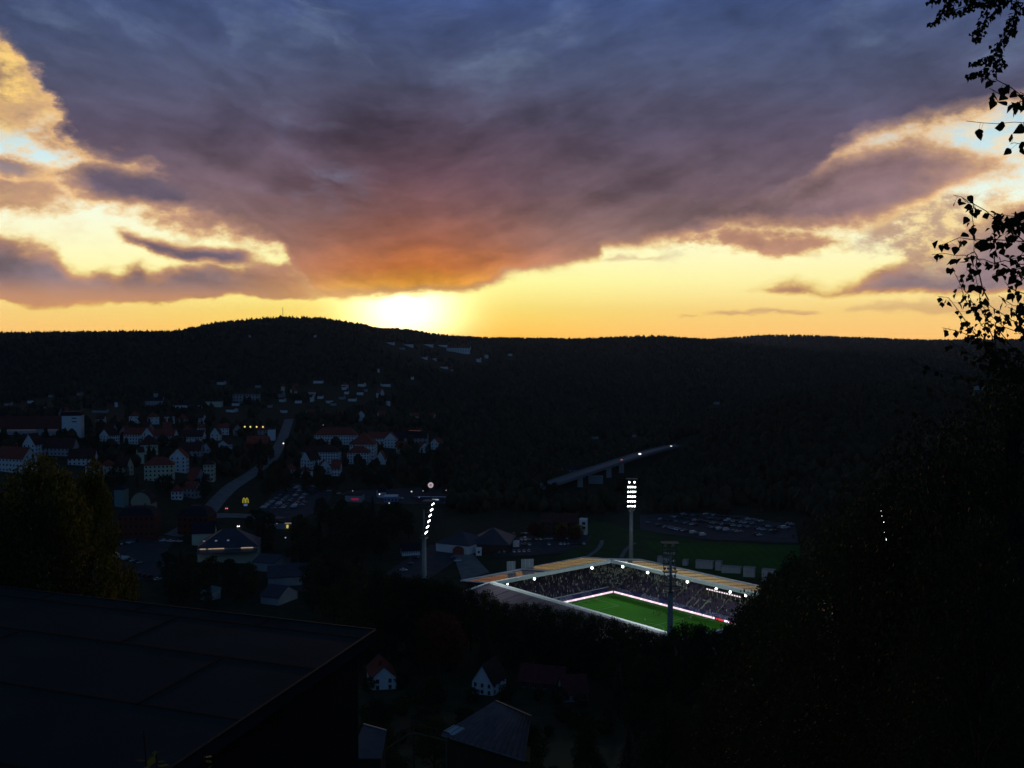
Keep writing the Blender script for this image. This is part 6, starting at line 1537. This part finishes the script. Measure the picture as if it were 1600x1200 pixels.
# corrugated roof house
def corrugated():
    Zr = 84.0; a = at(690, 1148, Zr - 2.6); b = at(775, 1096, Zr + .9); c = at(830, 1120, Zr + .9); d = at(820, 1188, Zr - 2.6)
    o0 = Vector((a.x, a.y, tz(a.x, a.y))); r = empty('corrugated_roof_house', o0)
    L = lambda p: (p.x - o0.x, p.y - o0.y, p.z - o0.z)
    m = MB(); n = 28; vs = []
    for k in range(n + 1):
        t = k / n; lo = a + (d - a) * t; hi = b + (c - b) * t; up = .17 * math.cos(k * math.pi)
        vs += [Vector(L(lo)) + Vector((0, 0, up)), Vector(L(hi)) + Vector((0, 0, up)), Vector(L(lo)) + Vector((0, 0, up - .08)), Vector(L(hi)) + Vector((0, 0, up - .08))]
    m.add(vs, [f for k in range(n) for f in ((k * 4, k * 4 + 4, k * 4 + 5, k * 4 + 1), (k * 4 + 2, k * 4 + 3, k * 4 + 7, k * 4 + 6))])
    m.build('roof', mat('corrugated_sheet', (.17, .12, .125), .42, metal=.4, var=.25, scale=.8), r)
    m = MB(); A, D, Bq, Cq = [Vector(L(p)) for p in (a, d, b, c)]; ins = (Bq - A).normalized() * .7
    bx = [A + ins, D + ins, Cq - ins * .2, Bq - ins * .2]; m.prism([(v.x, v.y) for v in bx], -3, A.z - .35); m.build('wall', mat('dull_wall', (.07, .07, .04), .9, var=.2), r)
    m = MB(); m.tube(A + Vector((0, 0, -.12)), D + Vector((0, 0, -.12)), .13, .13, 8); m.tube(A + ins + Vector((0, 0, -.2)), A + ins + Vector((0, 0, -A.z)), .07, .07, 6); m.build('gutter', mat('gutter_zinc', (.2, .2, .22), .5, metal=.4, var=.1), r)
    m = MB(); u = (D - A).normalized(); w = (Bq - A).normalized(); nn = Vector((0, 0, .12)); s0 = A + u * -.3 + w * .35 + nn
    m.slab([s0, s0 + u * 1.9, s0 + u * 1.9 + w * 1.7, s0 + w * 1.7], .06); m.build('skylight_panel', mat('white_panel', (.5, .55, .6), .4, var=.05), r)
    m = MB(); beam(m, Bq + Vector((0, 0, .1)), Cq + Vector((0, 0, .1)), .3, .1); m.build('ridge_cap', mat('ridge_metal', (.09, .06, .07), .5, var=.1), r)
    tag(r, 'house with a ribbed corrugated roof and one pale panel at its corner', 'house'); 
corrugated()
def shedn():
    Zr = 86.0; a = at(568, 1132, Zr); b = at(604, 1142, Zr); c = at(596, 1185, Zr - .6); d = at(545, 1185, Zr - .6); o0 = Vector((a.x, a.y, tz(a.x, a.y))); r = empty('garden_shed', o0); L = lambda p: Vector((p.x - o0.x, p.y - o0.y, p.z - o0.z))
    q = [L(p) for p in (d, c, b, a)]; m = MB(); m.slab(q, .15); m.build('roof', mat('shed_felt', (.05, .065, .08), .6, var=.2), r)
    m = MB(); beam(m, q[3] + Vector((0, 0, .08)), q[2] + Vector((0, 0, .08)), .1, .12); m.build('edge_flashing', mat('bright_flashing', (.5, .52, .5), .4, metal=.3, var=.05), r)
    m = MB(); cc_ = sum(q, Vector()) / 4; m.prism([(v.x * .93 + cc_.x * .07, v.y * .93 + cc_.y * .07) for v in q], -2, min(v.z for v in q) - .2); m.build('wall', mat('shed_boards', (.04, .035, .03), .9, var=.2), r)
    tag(r, 'small flat shed with a pale front edge beside the dark building', 'shed')
shedn()
def pergola():
    o0 = at(640, 1160, 83.5); g = Vector((o0.x, o0.y, tz(o0.x, o0.y))); r = empty('garden_arch', g); m = MB()
    pts = [atY(px, py, o0.y + k * .15) - g for k, (px, py) in enumerate([(584, 1186), (600, 1174), (620, 1160), (634, 1150), (645, 1146), (662, 1149), (680, 1153), (700, 1159)])]
    m.path(pts, .16, .13, 7); m.build('ridge_beam', mat('weathered_wood', (.11, .08, .05), .9, var=.3), r)
    m = MB(); pts = [p + Vector((0, 2.4, .1)) for p in pts]; m.path(pts, .09, .09, 6)
    for p in pts[::2]: m.tube(p + Vector((0, -2.4, -.1)), p, .06, .06, 5)
    for p in (pts[0], pts[-1], pts[4]): m.tube(p + Vector((0, -1.2, 0)), Vector((p.x, p.y - 1.2, -1)), .09, .09, 6)
    m.build('rafter', mat('dark_wood', (.05, .04, .03), .9, var=.3), r); tag(r, 'dark wooden garden shelter with a mossy curved ridge', 'shelter')
pergola()

# ------------------------------------------------------------------ birch branches and overhanging twigs by the viewer
def leafshape(P, d, n_, L, r, fold=.25):
    """a pointed toothed leaf of eight faces"""
    d = d / np.linalg.norm(d); s = np.cross(d, n_); s /= np.linalg.norm(s); n_ = np.cross(s, d)
    prof = [(0, 0), (.14, .34), (.34, .42), (.6, .27), (.82, .12), (1.0, 0)]
    mid = [P + d * L * a for a, _ in prof]; up = [P + d * L * a + s * L * b + n_ * L * fold * b for a, b in prof[1:-1]]; dn = [P + d * L * a - s * L * b + n_ * L * fold * b for a, b in prof[1:-1]]
    V = mid + up + dn; k = len(prof); u = k; w = k + len(up); Fq = [(0, 1, u, u), (0, w, 1, 1)]
    for i in range(len(up) - 1): Fq += [(i + 1, i + 2, u + i + 1, u + i), (i + 1, w + i, w + i + 1, i + 2)]
    Fq += [(k - 2, k - 1, u + len(up) - 1, u + len(up) - 1), (k - 2, w + len(up) - 1, k - 1, k - 1)]; return V, Fq
def leafy(name, label, trunk_px, twigs, leafm, seed, Y0, group=None, barkm=None, trunk_r=.09):
    """twigs: (photo polyline, distance, leaf length, leaves per metre, thickness)"""
    r = np.random.RandomState(seed); t0 = [atY(px, py, Y) for px, py, Y in trunk_px]; base = Vector((t0[0].x, t0[0].y, tz(t0[0].x, t0[0].y) - .3))
    root = empty(name, base); m = MB(); m.path([Vector((0, 0, 0))] + [p - base for p in t0], trunk_r, trunk_r * .35, 10); m.build('trunk', barkm or bark, root, True)
    V = []; Fq = []
    for poly, Y, L, dens, th in twigs:
        tw = MB()
        pts = [atY(px, py, Y + r.uniform(-.12, .12)) - base for px, py in poly]; Q = []
        for a, b in zip(pts[:-1], pts[1:]): n = max(1, int((b - a).length / .06)); Q += [a + (b - a) * k / n + Vector(r.normal(size=3) * .006) for k in range(n)]
        Q.append(pts[-1]); tw.path(Q, th, .0016, 5); acc = 0
        for a, b in zip(Q[:-1], Q[1:]):
            acc += (b - a).length * dens
            while acc > 0:
                acc -= 1; c = np.array(a) + (np.array(b) - np.array(a)) * r.rand(); off = r.normal(size=3); off[2] = off[2] * .5 - .6; off /= np.linalg.norm(off)
                st = c + off * r.uniform(.01, .05); d = off * .5 + np.array([r.normal() * .5, r.normal() * .5, -.7 + r.normal() * .4]); nn = r.normal(size=3) + np.array([0, -.9, .1])
                v, f = leafshape(st, d, nn, L * r.uniform(.6, 1.2), r, r.uniform(.05, .5)); k = len(V); V += v; Fq += [tuple(i + k for i in q) for q in f]
                tw.tube(tuple(c), tuple(st), .0009, .0007, 3)
        tw.build('twig', barkm or bark, root)
    me = bpy.data.meshes.new('leaves'); F2 = [tuple(dict.fromkeys(f)) for f in Fq]; me.from_pydata([tuple(v) for v in V], [], F2); me.update(); link('leaves', me, leafm, root)
    tag(root, label, 'tree', group)
birch_leaf = leafmat('birch_leaf', (.02, .03, .01), rgb2=(.05, .06, .02), trans=.15)
birch_bark = mat('birch_bark', (.06, .05, .045), .8, var=.3, scale=8)
T = []
for poly in [[(1680, 392), (1600, 375), (1552, 338), (1520, 318), (1490, 305)], [(1660, 380), (1600, 352), (1575, 345), (1560, 342)], [(1670, 377), (1600, 376), (1540, 376), (1495, 374), (1466, 385)], [(1690, 400), (1620, 412), (1570, 410), (1520, 405), (1475, 396), (1456, 398)],
             [(1640, 430), (1600, 418), (1570, 422), (1550, 430)], [(1650, 360), (1600, 340), (1570, 336)], [(1545, 470), (1530, 430), (1524, 390), (1520, 350), (1519, 320)], [(1555, 420), (1556, 370), (1553, 330)], [(1640, 360), (1610, 345), (1585, 355)], [(1640, 395), (1605, 398), (1580, 404)], [(1640, 450), (1605, 440), (1580, 425)],
             [(1660, 470), (1620, 465), (1590, 455), (1570, 440)], [(1660, 495), (1610, 480), (1585, 478), (1560, 462)]]: T.append((poly, 6.2, .053, 38, .0045))
for poly in [[(1690, 330), (1630, 335), (1590, 350), (1570, 370)], [(1690, 400), (1640, 405), (1600, 430), (1585, 455)], [(1690, 450), (1640, 455), (1605, 470), (1590, 500)], [(1680, 340), (1640, 350), (1610, 372), (1590, 410)],
             [(1690, 300), (1650, 320), (1610, 330), (1580, 333)], [(1690, 480), (1630, 500), (1600, 520)], [(1690, 520), (1640, 540), (1605, 560), (1580, 585)], [(1690, 420), (1650, 430), (1610, 445)]]: T.append((poly, 6.4, .056, 40, .004))
for poly in [[(1600, 640), (1560, 560), (1540, 500), (1528, 440), (1510, 420)], [(1590, 620), (1545, 520), (1510, 470), (1495, 430), (1488, 418)], [(1580, 600), (1530, 530), (1500, 490), (1484, 466), (1466, 463)], [(1600, 560), (1545, 500), (1520, 470), (1498, 440)],
             [(1560, 560), (1520, 525), (1490, 515), (1472, 512)], [(1620, 520), (1580, 500), (1550, 480), (1530, 470)], [(1640, 540), (1600, 520), (1570, 510), (1545, 490), (1540, 465)], [(1620, 600), (1560, 545), (1520, 520), (1500, 500)], [(1640, 500), (1600, 495), (1575, 480)],
             [(1600, 600), (1570, 575), (1545, 565), (1505, 545), (1480, 530)]]: T.append((poly, 7.0, .044, 46, .004))
for poly in [[(1640, 620), (1560, 600), (1500, 585), (1450, 575), (1420, 562)], [(1620, 680), (1540, 640), (1470, 610), (1430, 600)], [(1640, 560), (1590, 555), (1560, 550), (1520, 560)], [(1620, 740), (1540, 690), (1470, 660), (1420, 640), (1395, 620)], [(1640, 640), (1600, 600), (1580, 570), (1565, 540)], [(1630, 700), (1580, 640), (1560, 600), (1540, 570)],
             [(1650, 800), (1560, 740), (1480, 720), (1430, 700)], [(1650, 900), (1560, 830), (1500, 780), (1450, 770)], [(1650, 960), (1580, 900), (1520, 860)], [(1650, 1040), (1590, 980), (1540, 950)]]: T.append((poly, 8.0, .045, 26, .006))
leafy('birch_tree', 'birch with heart-shaped leaves black against the sunset at the right edge', [(1790, 1000, 6.6), (1760, 600, 6.6), (1715, 420, 6.5), (1680, 300, 6.5), (1660, 180, 6.4)], T, birch_leaf, 5, 6.5, None, birch_bark, .08)
T = []
for poly in [[(1640, -60), (1600, -15), (1560, 0), (1520, 2), (1470, -6), (1450, 2)], [(1560, -20), (1540, 5), (1500, 12), (1475, 18), (1462, 32)], [(1480, -20), (1478, 5), (1470, 25), (1458, 36)], [(1600, -30), (1570, 0), (1548, 25), (1530, 40), (1518, 60)], [(1520, -20), (1515, 5), (1505, 18), (1492, 26)], [(1600, -20), (1588, 10), (1583, 30), (1575, 45), (1565, 62)],
             [(1620, -20), (1605, 5), (1590, 22), (1580, 38)], [(1640, 20), (1600, 5), (1560, -2), (1540, 6)], [(1545, -20), (1545, 8), (1540, 30), (1532, 46), (1522, 62)], [(1480, -20), (1490, 0), (1476, 14)]]: T.append((poly, 9.0, .040, 110, .005))
for poly in [[(1584, 40), (1575, 52), (1562, 70), (1556, 85), (1545, 100), (1530, 112), (1514, 117)], [(1560, 70), (1552, 88), (1536, 92), (1522, 98)], [(1556, 85), (1558, 100), (1545, 115), (1535, 120)], [(1562, 80), (1566, 96), (1560, 108)]]: T.append((poly, 9.0, .040, 120, .004))
leafy('overhanging_tree', 'small-leaved branches hanging in from the top right corner', [(1900, 900, 9.5), (1850, 300, 9.5), (1760, 50, 9.4), (1660, -60, 9.3), (1560, -140, 9.2)], T, leafmat('small_leaf', (.015, .022, .008), rgb2=(.035, .05, .015), trans=.15), 6, 9.0, None, bark, .14)
T = []
for poly in [[(1556, 106), (1564, 122), (1577, 138), (1600, 155), (1640, 165)], [(1577, 138), (1562, 146), (1546, 138)], [(1600, 155), (1592, 162), (1580, 160)], [(1640, 150), (1605, 148), (1594, 144)]]: T.append((poly, 5.6, .062, 34, .003))
for poly in [[(1680, 200), (1620, 196), (1585, 192), (1560, 191), (1535, 190), (1510, 189)], [(1660, 225), (1620, 226), (1598, 224), (1579, 225)], [(1650, 190), (1610, 196), (1590, 200)]]: T.append((poly, 5.6, .060, 15, .002))
leafy('lime_sapling', 'few large hanging leaves on thin twigs under the overhanging branches', [(1820, 900, 5.9), (1800, 500, 5.9), (1760, 260, 5.8), (1700, 170, 5.7)], T, birch_leaf, 8, 5.6, None, bark, .05)
# weeds standing in front of the flat roof
def weeds(px, py, Y, H, n, label, seed):
    r = random.Random(seed); t = atY(px, py, Y); g = tz(t.x, t.y); root = empty('tall_weed', (t.x, t.y, g - .2)); q = MB(); lv = MB(); top = t.z - g
    for k in range(n):
        dx_, dy_ = r.uniform(-.3, .3), r.uniform(-.2, .2); hh_ = top * r.uniform(.75, 1.0); pts = [(dx_ * .3, dy_ * .3, 0), (dx_ * .6, dy_ * .6, hh_ * .5), (dx_, dy_, hh_)]; q.path(pts, .012, .004, 5)
        for j in range(26):
            z = hh_ * r.uniform(.55, 1.0); a = r.uniform(0, 6.28); L = r.uniform(.05, .12); c = Vector((dx_ * z / hh_, dy_ * z / hh_, z)); d = Vector((math.cos(a), math.sin(a), r.uniform(-.3, .5))) * L; s = Vector((-math.sin(a), math.cos(a), 0)) * L * .3
            lv.add([c, c + d * .5 + s, c + d, c + d * .5 - s], [(0, 1, 2, 3)])
    q.build('stem', bark, root); lv.build('leaves', LY if seed % 2 else LO, root); tag(root, label, 'plant', 'tall weeds below the viewer')
weeds(262, 1078, 7, 3, 3, 'yellowish weed tip before the middle of the flat roof', 1)
weeds(225, 1168, 6, 3, 4, 'olive weed before the lower part of the flat roof', 2)
weeds(295, 1100, 7.5, 3, 2, 'thin bare weed stems before the flat roof', 4)

# ------------------------------------------------------------------ evening haze
def haze():
    m = MB(); m.box((0, 3300, 140), (24000, 12400, 620))   # replaced by exact bounds below
    lo = min(float(CZ.min()), -30) - 60
    m = MB(); m.prism([(-32000, -900), (32000, -900), (32000, 9800), (-32000, 9800)], lo, 420)
    mt = bpy.data.materials.new('haze_air'); mt.use_nodes = True; nt = mt.node_tree; nt.nodes.clear()
    v = nt.nodes.new('ShaderNodeVolumePrincipled'); v.inputs['Color'].default_value = (.45, .6, 1, 1); v.inputs['Density'].default_value = 0.00003; v.inputs['Anisotropy'].default_value = 0.4
    o = nt.nodes.new('ShaderNodeOutputMaterial'); nt.links.new(v.outputs[0], o.inputs['Volume'])
    ob = m.build('haze', mt); tag(ob, kind='stuff')
haze()
